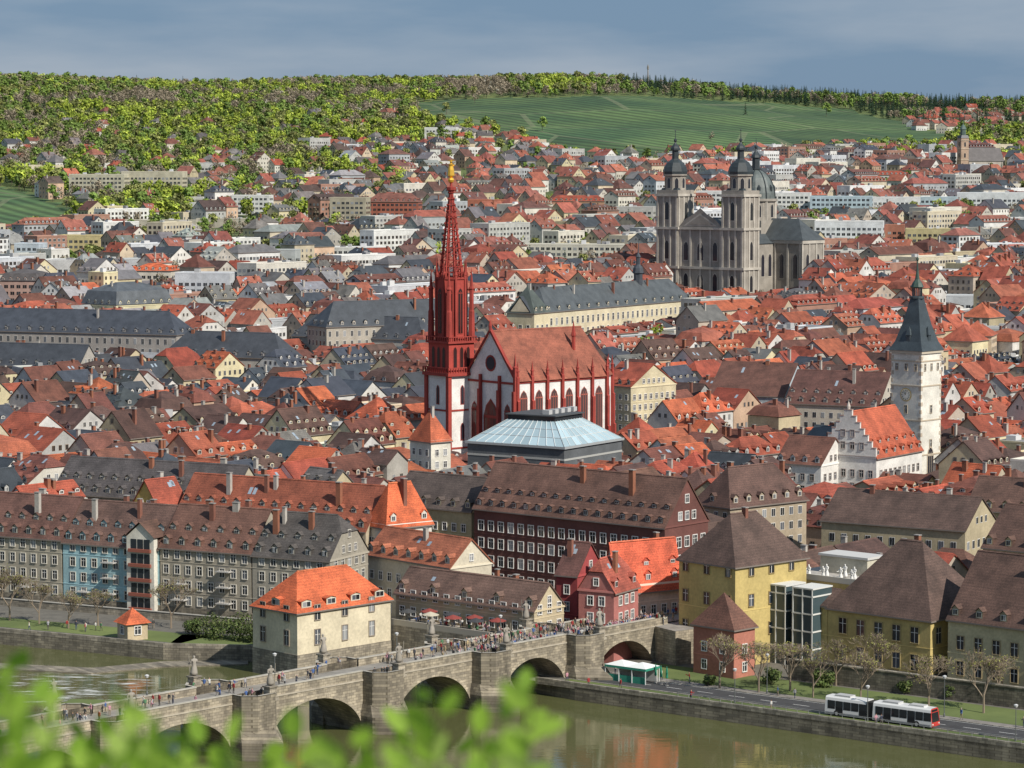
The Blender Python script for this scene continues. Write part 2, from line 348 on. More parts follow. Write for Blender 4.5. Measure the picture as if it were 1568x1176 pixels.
    if rnd()<sky:
        for k in range(random.choice([1,2,3])):
            a=ru(.15,.8)*A; f=ru(.5,.75); w2=.8
            if roof=='hip' and (a<hb or a+w2>A-hb): continue
            if roof=='mansard': continue
            b0=hb*f;b1=hb*(f+.16)
            pp([(a,b0,h+b0*s+t+.06),(a+w2,b0,h+b0*s+t+.06),(a+w2,b1,h+b1*s+t+.06),(a,b1,h+b1*s+t+.06)],(.3,.36,.42),'glass')

EXC=[]; FRONT=[]
def solveL(B,ux,d,z):
    k=ux-784
    den=d[0]*F-k*d[1]*CT
    return (k*(B.y*CT+(CAMZ-z)*ST)-B.x*F)/den
def frame(uB,vB,ze,th,uL=None,uR=None,Ll=None,Lr=None):
    B=G(uB,vB,ze); t=rad(th); dr=(math.cos(t),math.sin(t)); dl=(-math.sin(t),math.cos(t))
    if Lr is None: Lr=solveL(B,uR,dr,ze)
    if Ll is None: Ll=solveL(B,uL,dl,ze)
    return B,Lr,Ll
def hero(name,uB,vB,ze,th,uL=None,uR=None,Ll=None,Lr=None,zg=None,rise=5,**k):
    B,Lr,Ll=frame(uB,vB,ze,th,uL,uR,Ll,Lr)
    if zg is None: zg=hz(B.x,B.y)
    mb=MB(); house(mb,Lr,Ll,ze-zg,rise,**k)
    EXC.append((B.x,B.y,rad(th),Lr,Ll))
    ob=mb.obj(name,(B.x,B.y,zg),rad(th))
    return ob,B,Lr,Ll
def inexc(x,y,m=1.0):
    for bx,by,t,L,W in EXC:
        dx=x-bx;dy=y-by; a=dx*math.cos(t)+dy*math.sin(t); b=-dx*math.sin(t)+dy*math.cos(t)
        if -m<a<L+m and -m<b<W+m: return True
    return False
def lancet(mb,o,e,n,cx,z0,w,h,sc,out=.06,gc=(.03,.03,.04),mull=True,sw=.35):
    def P(s,z,k): return (o[0]+e[0]*s+n[0]*k,o[1]+e[1]*s+n[1]*k,o[2]+z)
    def shape(w,z0,h,k,mat,col):
        pts=[P(cx-w/2,z0,k),P(cx+w/2,z0,k),P(cx+w/2,z0+h-w*.8,k),P(cx+w*.33,z0+h-w*.32,k),P(cx,z0+h,k),P(cx-w*.33,z0+h-w*.32,k),P(cx-w/2,z0+h-w*.8,k)]
        mb.poly(pts,mat,col)
    shape(w+2*sw,z0-sw,h+2*sw,out,'plaster',sc); shape(w,z0,h,out+.05,'glass',gc)
    if mull:
        for s in ([0] if w<1.6 else [-w/6,w/6]):
            mb.poly([P(cx+s-.07,z0,out+.1),P(cx+s+.07,z0,out+.1),P(cx+s+.07,z0+h-w*.5,out+.1),P(cx+s-.07,z0+h-w*.5,out+.1)],'plaster',sc)
        mb.poly([P(cx-w/2,z0+h-w*.95,out+.1),P(cx+w/2,z0+h-w*.95,out+.1),P(cx+w/2,z0+h-w*.8,out+.1),P(cx-w/2,z0+h-w*.8,out+.1)],'plaster',sc)

ORG=(.44,.11,.05); RED=(.31,.07,.04); BRR=(.17,.062,.044); BRN=(.1,.056,.045); SLT=(.055,.063,.076); GRY=(.16,.15,.145); BRO=(.58,.13,.05)
# ================= MARIENKAPELLE
RS=(.34,.05,.038); CW=(.8,.78,.75)
def build_chapel():
    B,L,W=frame(790,583,26,40,714,None,None,41)
    t=rad(40); root=empty('gothic_chapel',(B.x,B.y,0),t)
    EXC.append((B.x-4,B.y-4,t,L+8,W+14))
    nv=MB(); h=26; rise=13; hb=W/2; La=L-8
    foot=[(0,0),(La,0),(La+5.5,hb*.38),(L,hb*.8),(L,W-hb*.8),(La+5.5,W-hb*.38),(La,W),(0,W)]
    nv.prism(foot,-2,h,'plaster',CW,top=False)
    nv.box(.1,-.25,h-.9,La,.0,h-.1,'plaster',RS)
    nv.poly([(0,0,h),(0,W,h),(0,hb,h+rise)],'plaster',CW)
    nv.box(-.15,-.15,0,La,0,2.5,'plaster',RS); nv.box(.1,-.12,6.2,La,0,6.7,'plaster',RS)
    nb=6; sp=La/nb
    def buttress(x,y,ang,top=h+.8,dep=1.5,w=.85,pin=True):
        c,s=math.cos(ang),math.sin(ang)
        def T(a,b,z): return (x+a*c-b*s,y+a*s+b*c,z)
        for (d0,z0,z1) in ((dep,-1,h*.45),(dep*.75,h*.45,h*.78),(dep*.5,h*.78,top)):
            for q in ([(0,-w/2),(d0,-w/2)],[(d0,-w/2),(d0,w/2)],[(d0,w/2),(0,w/2)]):
                nv.poly([T(*q[0],z0),T(*q[1],z0),T(*q[1],z1),T(*q[0],z1)],'plaster',RS)
            nv.poly([T(0,-w/2,z1+.8),T(d0,-w/2,z1),T(d0,w/2,z1),T(0,w/2,z1+.8)],'plaster',tuple(v*1.3 for v in RS))
        if pin:
            px,py,_=T(dep*.25,0,0)
            nv.lathe(px,py,[(.4,top),(.4,top+1.6),(.6,top+1.7),(.3,top+2.1),(.04,top+4.4)],4,'plaster',RS,ang+math.pi/4)
    for i in range(nb+1): buttress(i*sp if i else .3,0,-math.pi/2)
    for i in range(nb): lancet(nv,(0,0,0),(1,0),(0,-1),(i+.5)*sp,9,2.3,14,(.42,.12,.09),sw=.24,gc=(.09,.06,.06))
    for k in range(1,5):
        a=foot[k];b2=foot[k+1]; ex=b2[0]-a[0];ey=b2[1]-a[1]; l=math.hypot(ex,ey); ex/=l;ey/=l
        lancet(nv,(a[0],a[1],0),(ex,ey),(ey,-ex),l/2,8,1.9,15,(.42,.12,.09),sw=.3,gc=(.07,.05,.05))
        ang=math.atan2(-ex,ey)
        buttress(b2[0],b2[1],ang-.3 if k<3 else ang+.3)
    o=(0,0,0);e=(0,1);n=(-1,0)
    lancet(nv,o,e,n,hb,7,5.2,13,RS,sw=.5,gc=(.12,.05,.04)); 
    lancet(nv,o,e,n,3.6,9,1.8,10,RS,sw=.4,gc=(.06,.03,.03)); lancet(nv,o,e,n,W-3.6,9,1.8,10,RS,sw=.4,gc=(.06,.03,.03))
    for r_,k,c_ in ((2.3,.08,RS),(1.8,.14,(.04,.04,.05))):
        nv.poly([(-k,hb+r_*math.cos(a*math.pi/8),h+4.2+r_*math.sin(a*math.pi/8)) for a in range(16)],'plaster',c_)
    nv.box(-.25,0,h-1.2,0,W,h-.6,'plaster',RS); nv.box(-.2,0,5,0,W,5.5,'plaster',RS); nv.box(-.2,0,0,0,W,1.5,'plaster',RS)
    for y in (.0,6.6,W-6.6,W): 
        nv.box(-1.2,y-.45,-1,.1,y+.45,h-3,'plaster',RS); nv.box(-.7,y-.4,h-3,.1,y+.4,h+1,'plaster',RS)
        if y in (0.,W): nv.lathe(-.3,y,[(.6,h+1),(.6,h+3.5),(.85,h+3.6),(.4,h+4),(.05,h+7.5)],4,'plaster',RS,math.pi/4)
    for sg,y0 in ((1,-.5),(-1,W+.5)):
        nv.poly([(-.5,y0,h+.2),(-.5,hb,h+rise+.8),(-.5,hb,h+rise-.2),(-.5,y0+sg*.8,h+.2)],'plaster',RS)
        nv.poly([(-.5,y0,h+.2),(-.5,hb,h+rise+.8),(.5,hb,h+rise+.8),(.5,y0,h+.2)],'plaster',RS)
    nv.lathe(-.2,hb,[(.4,h+rise),(.5,h+rise+1.6),(.1,h+rise+3)],6,'plaster',RS)
    nv.obj('nave_walls',parent=root)
    rf=MB(); rc=(.28,.09,.055); zr=h+rise; ee=-.7; zz=h-.3
    rf.poly([(.3,ee,zz),(La,ee,zz),(La,hb,zr),(.3,hb,zr)],'roof_tiles',rc); rf.poly([(.3,W-ee,zz),(La,W-ee,zz),(La,hb,zr),(.3,hb,zr)],'roof_tiles',rc)
    ff=[(La,ee),(La+6,hb*.38-.5),(L+.7,hb*.8),(L+.7,W-hb*.8),(La+6,W-hb*.38+.5),(La,W-ee)]
    for a,b2 in zip(ff[:-1],ff[1:]): rf.poly([(a[0],a[1],zz),(b2[0],b2[1],zz),(La,hb,zr)],'roof_tiles',rc)
    rf.box(.3,hb-.2,zr-.1,La,hb+.2,zr+.3,'roof_tiles',(.35,.12,.08))
    rf.lathe(La-7,hb*.55,[(.55,zr-6),(.55,zr-2.2),(.75,zr-2),(.05,zr+2)],6,'plaster',RS)
    rf.obj('nave_roof',parent=root)
    tw=MB(); x0,y0,w=-7,20.5,9.6; cx,cy=x0+w/2,y0+w/2
    tw.box(x0,y0,-2,x0+w,y0+w,26.3,'plaster',CW)
    for (ax,ay) in ((x0,y0),(x0+w,y0),(x0,y0+w),(x0+w,y0+w)): tw.box(ax-.6,ay-.6,-2,ax+.6,ay+.6,26.3,'plaster',RS)
    for z in (6,16.5): tw.box(x0-.15,y0-.15,z,x0+w+.15,y0+w+.15,z+.5,'plaster',RS)
    for z,hh in ((8.5,4.5),(18.5,5)):
        for (oo,e,n) in (((x0,y0,0),(1,0),(0,-1)),((x0,y0,0),(0,1),(-1,0))): lancet(tw,oo,e,n,w/2,z,.9,hh,RS,sw=.25,mull=False)
    tw.box(x0-1,y0-1,26.3,x0+w+1,y0+w+1,27.2,'plaster',RS)
    def gallery(z,ww,hh=1.5):
        for i in range(13):
            s=-ww+2*ww*i/12
            for (a,b2) in ((s,-ww),(s,ww),(-ww,s),(ww,s)): tw.box(cx+a-.13,cy+b2-.13,z,cx+a+.13,cy+b2+.13,z+hh,'plaster',RS)
        for (a0,b0,a1,b1) in ((-ww,-ww,ww,-ww),(-ww,ww,ww,ww),(-ww,-ww,-ww,ww),(ww,-ww,ww,ww)): tw.box(cx+a0-.16,cy+b0-.16,z+hh-.25,cx+a1+.16,cy+b1+.16,z+hh,'plaster',RS)
    gallery(27.2,w/2+.8)
    h2=w/2-.3
    RS2=tuple(v*1.25 for v in RS)
    tw.box(cx-h2,cy-h2,27.2,cx+h2,cy+h2,35.3,'plaster',RS2)
    for (oo,e,n) in (((cx-h2,cy-h2,0),(1,0),(0,-1)),((cx-h2,cy-h2,0),(0,1),(-1,0))):
        for s in (2.2,h2,2*h2-2.2): lancet(tw,oo,e,n,s,28.5,1.1,5.8,RS,sw=.2,gc=(.04,.02,.02),mull=False)
    tw.box(cx-h2-.6,cy-h2-.6,35.3,cx+h2+.6,cy+h2+.6,35.9,'plaster',RS); gallery(35.9,h2+.4,1.3)
    oc=[(h2*.98/math.cos(math.pi/8)*math.cos(math.pi/8+k*math.pi/4),h2*.98/math.cos(math.pi/8)*math.sin(math.pi/8+k*math.pi/4)) for k in range(8)]
    oc=[(cx+a*.9,cy+b2*.9) for a,b2 in oc]
    tw.prism(oc,35.9,53,'plaster',RS2)
    for k in range(8):
        a=oc[k];b2=oc[(k+1)%8]; ex=b2[0]-a[0];ey=b2[1]-a[1]; l=math.hypot(ex,ey); ex/=l;ey/=l
        lancet(tw,(a[0],a[1],0),(ex,ey),(ey,-ex),l/2,38,1.5,12.5,RS,sw=.3,gc=(.03,.015,.015))
        tw.lathe(a[0],a[1],[(.45,36),(.45,54),(.6,54.2),(.3,55),(.03,58.8)],4,'plaster',RS,math.pi/4)
    for sx in(-1,1):
        for sy in(-1,1):
            px,py=cx+sx*(h2-.5),cy+sy*(h2-.5)
            tw.lathe(px,py,[(1.0,35.9),(.85,44),(.65,44.5),(.65,50),(.85,50.3),(.5,51),(.05,56)],6,'plaster',RS)
    tw.lathe(cx,cy,[(h2+.1,53),(h2+.1,53.6),(h2-.3,53.6)],8,'plaster',RS,math.pi/8); 
    for k in range(24):
        a=2*math.pi*k/24; tw.tube((cx+h2*math.cos(a),cy+h2*math.sin(a),53.5),(cx+h2*math.cos(a),cy+h2*math.sin(a),54.8),.12,.12,4,'plaster',RS)
    zb,zt,r0,r1=53.6,78,3.3,.3
    def rr(z): return r0+(r1-r0)*((z-zb)/(zt-zb))
    for k in range(8):
        a=2*math.pi*k/8+math.pi/8; a2=a+math.pi/4
        tw.tube((cx+r0*math.cos(a),cy+r0*math.sin(a),zb),(cx+r1*math.cos(a),cy+r1*math.sin(a),zt),.34,.18,4,'plaster',RS)
        z=zb+1.2; i=0
        while z<zt-1:
            r=rr(z)+.3; tw.lathe(cx+r*math.cos(a),cy+r*math.sin(a),[(.05,z-.3),(.3,z),(.05,z+.35)],4,'plaster',RS)
            ra=rr(z); rb=rr(min(zt,z+1.7)); tw.tube((cx+ra*math.cos(a),cy+ra*math.sin(a),z),(cx+ra*math.cos(a2),cy+ra*math.sin(a2),z),.14,.14,4,'plaster',RS)
            if i%2==0: tw.tube((cx+ra*math.cos(a),cy+ra*math.sin(a),z),(cx+rb*math.cos(a2),cy+rb*math.sin(a2),z+1.7),.09,.09,4,'plaster',RS)
            else: tw.tube((cx+ra*math.cos(a2),cy+ra*math.sin(a2),z),(cx+rb*math.cos(a),cy+rb*math.sin(a),z+1.7),.09,.09,4,'plaster',RS)
            z+=1.7;i+=1
    tw.lathe(cx,cy,[(1.2,70.2),(1.4,70.5),(1.4,71.2),(1.1,71.2)],8,'plaster',RS)
    tw.lathe(cx,cy,[(.4,77),(1.25,77.6),(1.35,78.4),(.4,78.6),(.25,80)],8,'plaster',RS)
    tw.obj('bell_tower',parent=root)
    g=MB(); g.lathe(cx,cy,[(.05,79.4),(.7,79.8),(.9,80.4),(.7,80.9),(.35,81),(1.0,81.6),(.85,83.2),(.6,84.2),(.75,84.7),(.28,85),(.38,85.5),(.05,86)],10,'gold',(1,1,1))
    g.tube((cx,cy,83.8),(cx+.9,cy-.6,84.6),.18,.12,6,'gold',(1,1,1)); g.lathe(cx,cy,[(.9,85.7),(1.0,85.8),(.9,85.9)],12,'gold',(1,1,1))
    g.obj('golden_madonna_figure',parent=root)
build_chapel()

# ================= RATHAUS TOWER + HALL
def build_rathaus():
    zg=0
    B=G(1411,540,36); t=rad(48); w=9.3
    EXC.append((B.x,B.y,t,w,w))
    r=empty('city_hall_tower',(B.x,B.y,zg),t); mb=MB(); WH=(.78,.75,.67); cx=cy=w/2
    mb.box(0,0,-2,w,w,36,'plaster',WH)
    for (ax,ay) in ((0,0),(w,0),(0,w)):
        for i in range(18): 
            s=.75 if i%2 else .5; mb.box(ax-.06 if ax==0 else w-s,ay-.06 if ay==0 else w-s,i*2.0,ax+s if ax==0 else w+.06,ay+s if ay==0 else w+.06,i*2.0+1.0,'plaster',(.55,.46,.36))
    for z in (9,18,27,33.5): mb.box(-.15,-.15,z,w+.15,w+.15,z+.35,'trim',(.5,.42,.32))
    mb.box(-.4,-.4,35.6,w+.4,w+.4,36.3,'trim',(.5,.44,.35))
    for (o,e,n) in (((0,0,0),(1,0),(0,-1)),((0,0,0),(0,1),(-1,0))):
        for s in (1.7,w/2,w-1.7): win(mb,o,e,n,s,31.2,.7,1.7,2,(.5,.42,.32),DARKG)
        for z in (11,20): win(mb,o,e,n,w/2,z,.9,2,2,(.5,.42,.32),DARKG)
    for rr_,k,c_,mt in ((1.75,.1,(.55,.38,.12),'trim'),(1.5,.14,(.7,.66,.55),'trim'),(.9,.18,(.72,.7,.62),'trim')):
        mb.poly([(-k,w/2+rr_*math.cos(a*math.pi/12),24.8+rr_*math.sin(a*math.pi/12)) for a in range(24)],mt,c_)
    for k in range(12):
        a=k*math.pi/6; cy_,cz_=w/2+1.2*math.cos(a),24.8+1.2*math.sin(a); mb.box(-.2,cy_-.1,cz_-.1,-.1,cy_+.1,cz_+.1,'trim',(.1,.08,.05))
    mb.tube((-.22,w/2,24.8),(-.22,w/2+.7,25.6),.07,.05,4,'trim',(.1,.08,.05)); mb.tube((-.22,w/2,24.8),(-.22,w/2-.2,26.1),.07,.04,4,'trim',(.1,.08,.05))
    lancet(mb,(0,0,0),(1,0),(0,-1),w/2,4,2.4,7,(.45,.38,.3),sw=.4)
    mb.obj('tower_shaft',parent=r)
    sp=MB(); q=math.sqrt(2)
    S=(.05,.065,.075)
    sp.lathe(cx,cy,[((w/2+.6)*q,36.3),((w/2-.6)*q,38.6),((w/2-1.9)*q,43),((w/2-3.0)*q,48),(1.25*q,50)],4,'slate',S,math.pi/4)
    sp.lathe(cx,cy,[(1.9,49.8),(1.9,50.3),(1.35,50.4)],8,'slate',S)
    for k in range(8):
        a=math.pi/8+k*math.pi/4; sp.tube((cx+1.2*math.cos(a),cy+1.2*math.sin(a),50.3),(cx+1.2*math.cos(a),cy+1.2*math.sin(a),52.6),.16,.16,4,'slate',S)
    sp.lathe(cx,cy,[(1.4,52.5),(1.75,52.8),(1.3,53.8),(.6,54.8),(.3,57),(.12,59.5),(.35,59.8),(.35,60.3),(.05,60.6),(.04,62)],8,'slate',(.04,.075,.06))
    for (dx,dy) in ((-1,0),(0,-1)):
        px,py=cx+dx*(w/2-1.2),cy+dy*(w/2-1.2); sp.lathe(px,py,[(.8,38.2),(.8,40.2),(1.1,40.3),(.05,42.6)],4,'slate',S,math.pi/4)
    sp.obj('spire',parent=r)
    ob,B,Lr,Ll=hero('city_hall_gabled_wing',1342,700,12.8,55,1256,1412,rise=10.7,roof='gable',axis='x',wall=(.76,.74,.7),rc=(.42,.1,.05),det=2,sp=2.5,fl=3.3,ww=1.1,wh=1.7,dorm=2,dsp=4.2,chim=1,fc=(.35,.3,.28),dwall=(.3,.1,.06))
    mb=MB(); h=12.8; n=7; hb=Ll/2
    for sgn in(0,1):
        for i in range(n):
            y0=hb*i/n; y1=hb*(i+1)/n; zt=h+10.7*(i+1)/n+.6
            if sgn: y0,y1=Ll-y1,Ll-y0
            mb.box(-.3,y0,h-.2,.3,y1,zt,'plaster',(.76,.74,.7)); mb.box(-.38,y0-.05,zt,.38,y1+.05,zt+.2,'trim',(.45,.3,.25))
    for i in range(n-1): 
        z=h+10.7*i/n; 
        if i%2==0: mb.box(-.36,hb*i/n,z-.12,-.3,Ll-hb*i/n,z+.1,'trim',(.35,.3,.28))
        if i in(1,3):
            k=4 if i==1 else 2
            for j in range(k): win(mb,(-.3,0,0),(0,1),(-1,0),hb+(j-(k-1)/2)*2.6,z+.2,1.1,1.6,2,(.35,.3,.28))
    mb.lathe(0,hb,[(.4,h+11.2),(.5,h+12.2),(.1,h+13.4)],8,'trim',(.5,.45,.4))
    p=mb.obj('stepped_gable'); p.parent=ob
    hero('white_city_hall_annex',1257,712,11,55,1188,1300,rise=6,roof='gable',axis='y',wall=(.72,.7,.66),rc=(.16,.07,.05),det=2,sp=2.6,dorm=1,fc=(.3,.26,.24))
build_rathaus()

# ================= STIFT HAUG
def build_haug():
    t=rad(50); Bx=G(1138,425,30); sc=1340/Bx.y; Bp=Vector((Bx.x*sc,1340,0)); zc=hz(Bp.x,Bp.y)
    root=empty('baroque_church',(Bp.x,Bp.y,zc),t); EXC.append((Bp.x,Bp.y,t,75,54))
    FRONT.append((1000,1250,1230,1345,4,3))
    ST_=(.33,.3,.26); LT=(.5,.46,.4); DK=(.035,.045,.05)
    mb=MB(); FW=52
    def pil(x0,y0,x1,y1,z0,z1,n,face):
        for i in range(n+1):
            f=i/n
            if face=='x': 
                y=y0+(y1-y0)*f; mb.box(x0-.35,y-.5,z0,x0,y+.5,z1,'plaster',LT)
            else:
                x=x0+(x1-x0)*f; mb.box(x-.5,y0-.35,z0,x+.5,y0,z1,'plaster',LT)
    tws=13
    for y0 in (0,FW-tws):
        mb.box(0,y0,-3,tws,y0+tws,52,'plaster',ST_)
        for z in (14,33,49): mb.box(-.7,y0-.7,z,tws+.7,y0+tws+.7,z+1.2,'plaster',LT)
        for za,zb in ((0,14),(15.2,33),(34.2,49)):
            pil(0,y0+.8,0,y0+tws-.8,za,zb,3,'x'); pil(.8,y0,tws-.8,y0,za,zb,3,'y')
            for (o,e,n) in (((0,y0,0),(0,1),(-1,0)),((0,y0,0),(1,0),(0,-1))):
                lancet(mb,o,e,n,tws/2,za+3.5,2.3,min(9,zb-za-6),LT,out=.1,gc=(.03,.03,.035),mull=False,sw=.4)
        cx,cy=tws/2,y0+tws/2
        mb.lathe(cx,cy,[(8.7,50.2),(6.6,52.5),(6.4,53)],4,'slate',DK,math.pi/4)
        mb.lathe(cx,cy,[(5.4,52),(5.2,58.5),(6.0,59),(6.0,59.7)],8,'plaster',ST_,math.pi/8)
        for k in range(8):
            a=k*math.pi/4; ex,ey=-math.sin(a),math.cos(a); r=5.35*math.cos(math.pi/8)
            lancet(mb,(cx+r*math.cos(a),cy+r*math.sin(a),0),(ex,ey),(math.cos(a),math.sin(a)),0,53,1.8,5,LT,out=.1,mull=False,sw=.3)
        mb.lathe(cx,cy,[(6.0,59.7),(6.2,61),(5.6,63.2),(4.2,65.3),(2.1,66.8),(1.8,67.2)],8,'slate',DK,math.pi/8)
        mb.lathe(cx,cy,[(1.7,67),(1.6,71),(2.5,71.3),(2.5,72.2),(1.9,73.2),(.8,74.3),(.4,75.2),(.8,75.8),(.8,76.5),(.2,77),(.12,80.5),(.4,80.8),(.05,81.5)],8,'slate',DK,math.pi/8)
    mb.obj('twin_towers',parent=root)
    mb=MB()
    mb.box(1,tws,-3,10,FW-tws,34,'plaster',ST_)
    for z in (14,33): mb.box(.2,tws,z,1,FW-tws,z+1.2,'plaster',LT)
    for za,zb in ((0,14),(15.2,33)):
        pil(1,tws+1,0,FW-tws-1,za,zb,4,'x')
        for k in range(3): lancet(mb,(1,tws,0),(0,1),(-1,0),(FW-2*tws)*(k+.5)/3,za+3,2.6 if k!=1 else 3.6,min(9,zb-za-5),LT,out=.1,mull=False,sw=.4)
    mid=FW/2
    mb.poly([(.6,tws,34.2),(.6,FW-tws,34.2),(.6,FW-tws-4,38),(.6,mid+4,40.5),(.6,mid,43.5),(.6,mid-4,40.5),(.6,tws+4,38)],'plaster',ST_)
    mb.poly([(.5,tws+3,34.8),(.5,FW-tws-3,34.8),(.5,mid,41)],'plaster',LT); mb.poly([(.4,tws+5,35.4),(.4,FW-tws-5,35.4),(.4,mid,40)],'plaster',ST_)
    mb.box(10,9,-3,66,FW-9,26,'plaster',ST_)
    for i in range(4): lancet(mb,(14,9,0),(1,0),(0,-1),3+i*6,10,2.6,11,LT,out=.1,mull=False)
    mb.box(38,-8,-3,56,FW+8,27,'plaster',ST_); mb.box(37.4,-8.6,26,56.6,FW+8.6,27.6,'plaster',LT)
    pil(38,-8,56,0,0,26,3,'y'); pil(38,-7,0,8,0,26,2,'x')
    for (o,e,n,l) in (((38,-8,0),(1,0),(0,-1),18),((38,-8,0),(0,1),(-1,0),16)): 
        for k in range(2): lancet(mb,o,e,n,l*(k+.5)/2,9,2.4,12,LT,out=.1,mull=False)
    RF=(.065,.075,.08)
    for sg,y0,y1 in ((1,-8.8,20),(-1,FW+8.8,FW-20)):
        mb.poly([(37.2,y0,27.6),(56.8,y0,27.6),(47,y0+sg*9,38)],'slate',RF); mb.poly([(37.2,y0,27.6),(47,y0+sg*9,38),(47,y1,38),(37.2,y1,27.6)],'slate',RF); mb.poly([(56.8,y0,27.6),(47,y0+sg*9,38),(47,y1,38),(56.8,y1,27.6)],'slate',RF)
    mb.poly([(8,8.4,26),(66,8.4,26),(66,mid,38),(8,mid,38)],'slate',RF); mb.poly([(8,FW-8.4,26),(66,FW-8.4,26),(66,mid,38),(8,mid,38)],'slate',RF)
    mb.obj('nave_and_transept',parent=root)
    mb=MB(); cx,cy=47,mid
    mb.box(cx-11,cy-11,26,cx+11,cy+11,37,'plaster',ST_)
    mb.lathe(cx,cy,[(10,36),(9.8,46),(10.8,46.4),(10.8,47.4),(9.8,47.6)],16,'plaster',ST_,math.pi/16)
    for k in range(16):
        a=k*math.pi/8; ex,ey=-math.sin(a),math.cos(a); r=9.75
        if k%2==0: lancet(mb,(cx+r*math.cos(a),cy+r*math.sin(a),0),(ex,ey),(math.cos(a),math.sin(a)),0,38.5,2,6.5,LT,out=.1,mull=False,sw=.3)
        else: mb.lathe(cx+9.8*math.cos(a),cy+9.8*math.sin(a),[(.8,36),(.8,46.4)],4,'plaster',LT,a)
    dome=[(9.8*math.cos(u*math.pi/2/8),47.6+14.5*math.sin(u*math.pi/2/8)) for u in range(8)]
    mb.lathe(cx,cy,dome+[(2.2,62.3)],16,'slate',(.12,.14,.135),math.pi/16)
    for k in range(8):
        a=math.pi/8+k*math.pi/4
        for (r1,z1),(r2,z2) in zip(dome[:-1],dome[1:]): mb.tube((cx+r1*math.cos(a),cy+r1*math.sin(a),z1),(cx+r2*math.cos(a),cy+r2*math.sin(a),z2),.3,.28,4,'slate',DK)
        a2=a+math.pi/8; mb.lathe(cx+8.9*math.cos(a2),cy+8.9*math.sin(a2),[(.9,51.5),(.9,53.3),(.1,54.5)],6,'slate',DK)
    mb.lathe(cx,cy,[(2.6,62),(2.6,62.6),(2,62.7),(1.9,67.5),(2.7,67.8),(2.3,69),(1,70.5),(.4,72),(.8,72.8),(.8,73.5),(.15,74),(.1,77.5)],8,'slate',DK,math.pi/8)
    mb.obj('dome',parent=root)
build_haug()

# ================= large mid-distance buildings
ob,B,Lr,Ll=hero('hospital_palace',838,477,25,58,775,1060,Ll=16,rise=9,roof='hip',axis='x',wall=(.66,.59,.42),rc=(.085,.095,.1),rm='slate',det=2,sp=4.2,fl=5,ww=1.5,wh=2.8,dorm=1,dsp=8,chim=5,sky=0)
mb=MB(); mb.lathe(Lr*.72,8,[(2,24),(2,29),(2.6,29.3),(2.2,31.5),(1,33),(1,36),(1.3,36.2),(.3,38),(.1,43)],8,'slate',SLT); p=mb.obj('roof_turret'); p.parent=ob
FRONT.append((775,1065,1050,1290,5,2.5)); FRONT.append((120,270,1240,1335,6,3))
ob,B,Lr,Ll=hero('hospital_palace_pavilion',818,478,26,58,776,842,rise=10,roof='hip',axis='x',wall=(.66,.59,.4),rc=(.08,.095,.085),rm='slate',det=2,sp=3.6,fl=5,ww=1.4,wh=2.8,dorm=1,chim=1,sky=0)
mb=MB(); h=26-hz(B.x,B.y); mb.poly([(-.4,2,h),(-.4,Ll-2,h),(-.4,Ll/2,h+5.5)],'plaster',(.65,.58,.42)); mb.poly([(-.5,1.4,h),(-.5,Ll/2,h+6.2),(2,Ll/2,h+6.2),(2,1.4,h)],'slate',SLT); mb.poly([(-.5,Ll-1.4,h),(-.5,Ll/2,h+6.2),(2,Ll/2,h+6.2),(2,Ll-1.4,h)],'slate',SLT); p=mb.obj('pediment'); p.parent=ob
hero('cream_mansard_palace',178,468,26,48,126,264,rise=9,roof='mansard',axis='x',wall=(.6,.55,.36),rc=(.1,.11,.12),rm='slate',det=2,sp=3.2,fl=4,wh=2.2,dorm=1,dsp=4,chim=4,sky=0)
SL=dict(rm='slate',dorm=1,chim=4,sp=3.2,fl=3.8,wh=2.1,dsp=5)
hero('long_slate_roof_building',500,500,22,30,262,640,Lr=70,Ll=17,rise=9,roof='hip',axis='x',wall=(.42,.38,.32),rc=(.055,.062,.072),**SL)
hero('long_slate_roof_building',270,512,21,70,Ll=105,Lr=17,rise=8,roof='hip',axis='y',wall=(.36,.33,.3),rc=(.058,.065,.08),**SL)
hero('long_slate_roof_building',430,548,17,66,Ll=48,Lr=15,rise=8,roof='hip',axis='y',wall=(.5,.47,.42),rc=(.06,.065,.075),**SL)
hero('long_slate_roof_building',648,520,17,62,Ll=60,Lr=15,rise=8,roof='hip',axis='y',wall=(.45,.42,.38),rc=(.065,.07,.08),**SL)
hero('long_slate_roof_building',120,562,16,68,Ll=48,Lr=14,rise=7,roof='gable',axis='y',wall=(.42,.39,.35),rc=(.055,.06,.07),**SL)
FRONT.append((-60,640,990,1100,7,3.5)); FRONT.append((225,440,860,960,7,3.5)); FRONT.append((-60,130,800,880,7,3.5))
hero('department_store',1200,607,15,66,1085,None,Lr=26,rise=9,roof='gable',axis='y',wall=(.42,.48,.52),rc=(.13,.06,.045),det=2,sp=3,fl=3.4,wh=1.6,dorm=0,chim=2,sky=1)
hero('department_store_wing',1345,622,14,64,1202,None,Lr=22,rise=9,roof='gable',axis='y',wall=(.55,.5,.42),rc=(.12,.055,.045),det=1,dorm=2,chim=2,sky=1)
FRONT.append((1085,1350,700,815,6,3))
hero('white_arcade_building',1600,506,18,70,1425,None,Lr=18,rise=1,roof='flat',axis='y',wall=(.5,.5,.48),rc=(.35,.35,.35),det=1,sp=2.4,fl=5,ww=1.5,wh=3.8,fc=(.5,.5,.48))
FRONT.append((1420,1600,950,1080,6,3))
hero('brick_gothic_hall',966,592,20,45,None,1035,Ll=13,rise=6,roof='gable',axis='y',wall=(.6,.53,.36),rc=RED,det=2,sp=2.4,dorm=1)
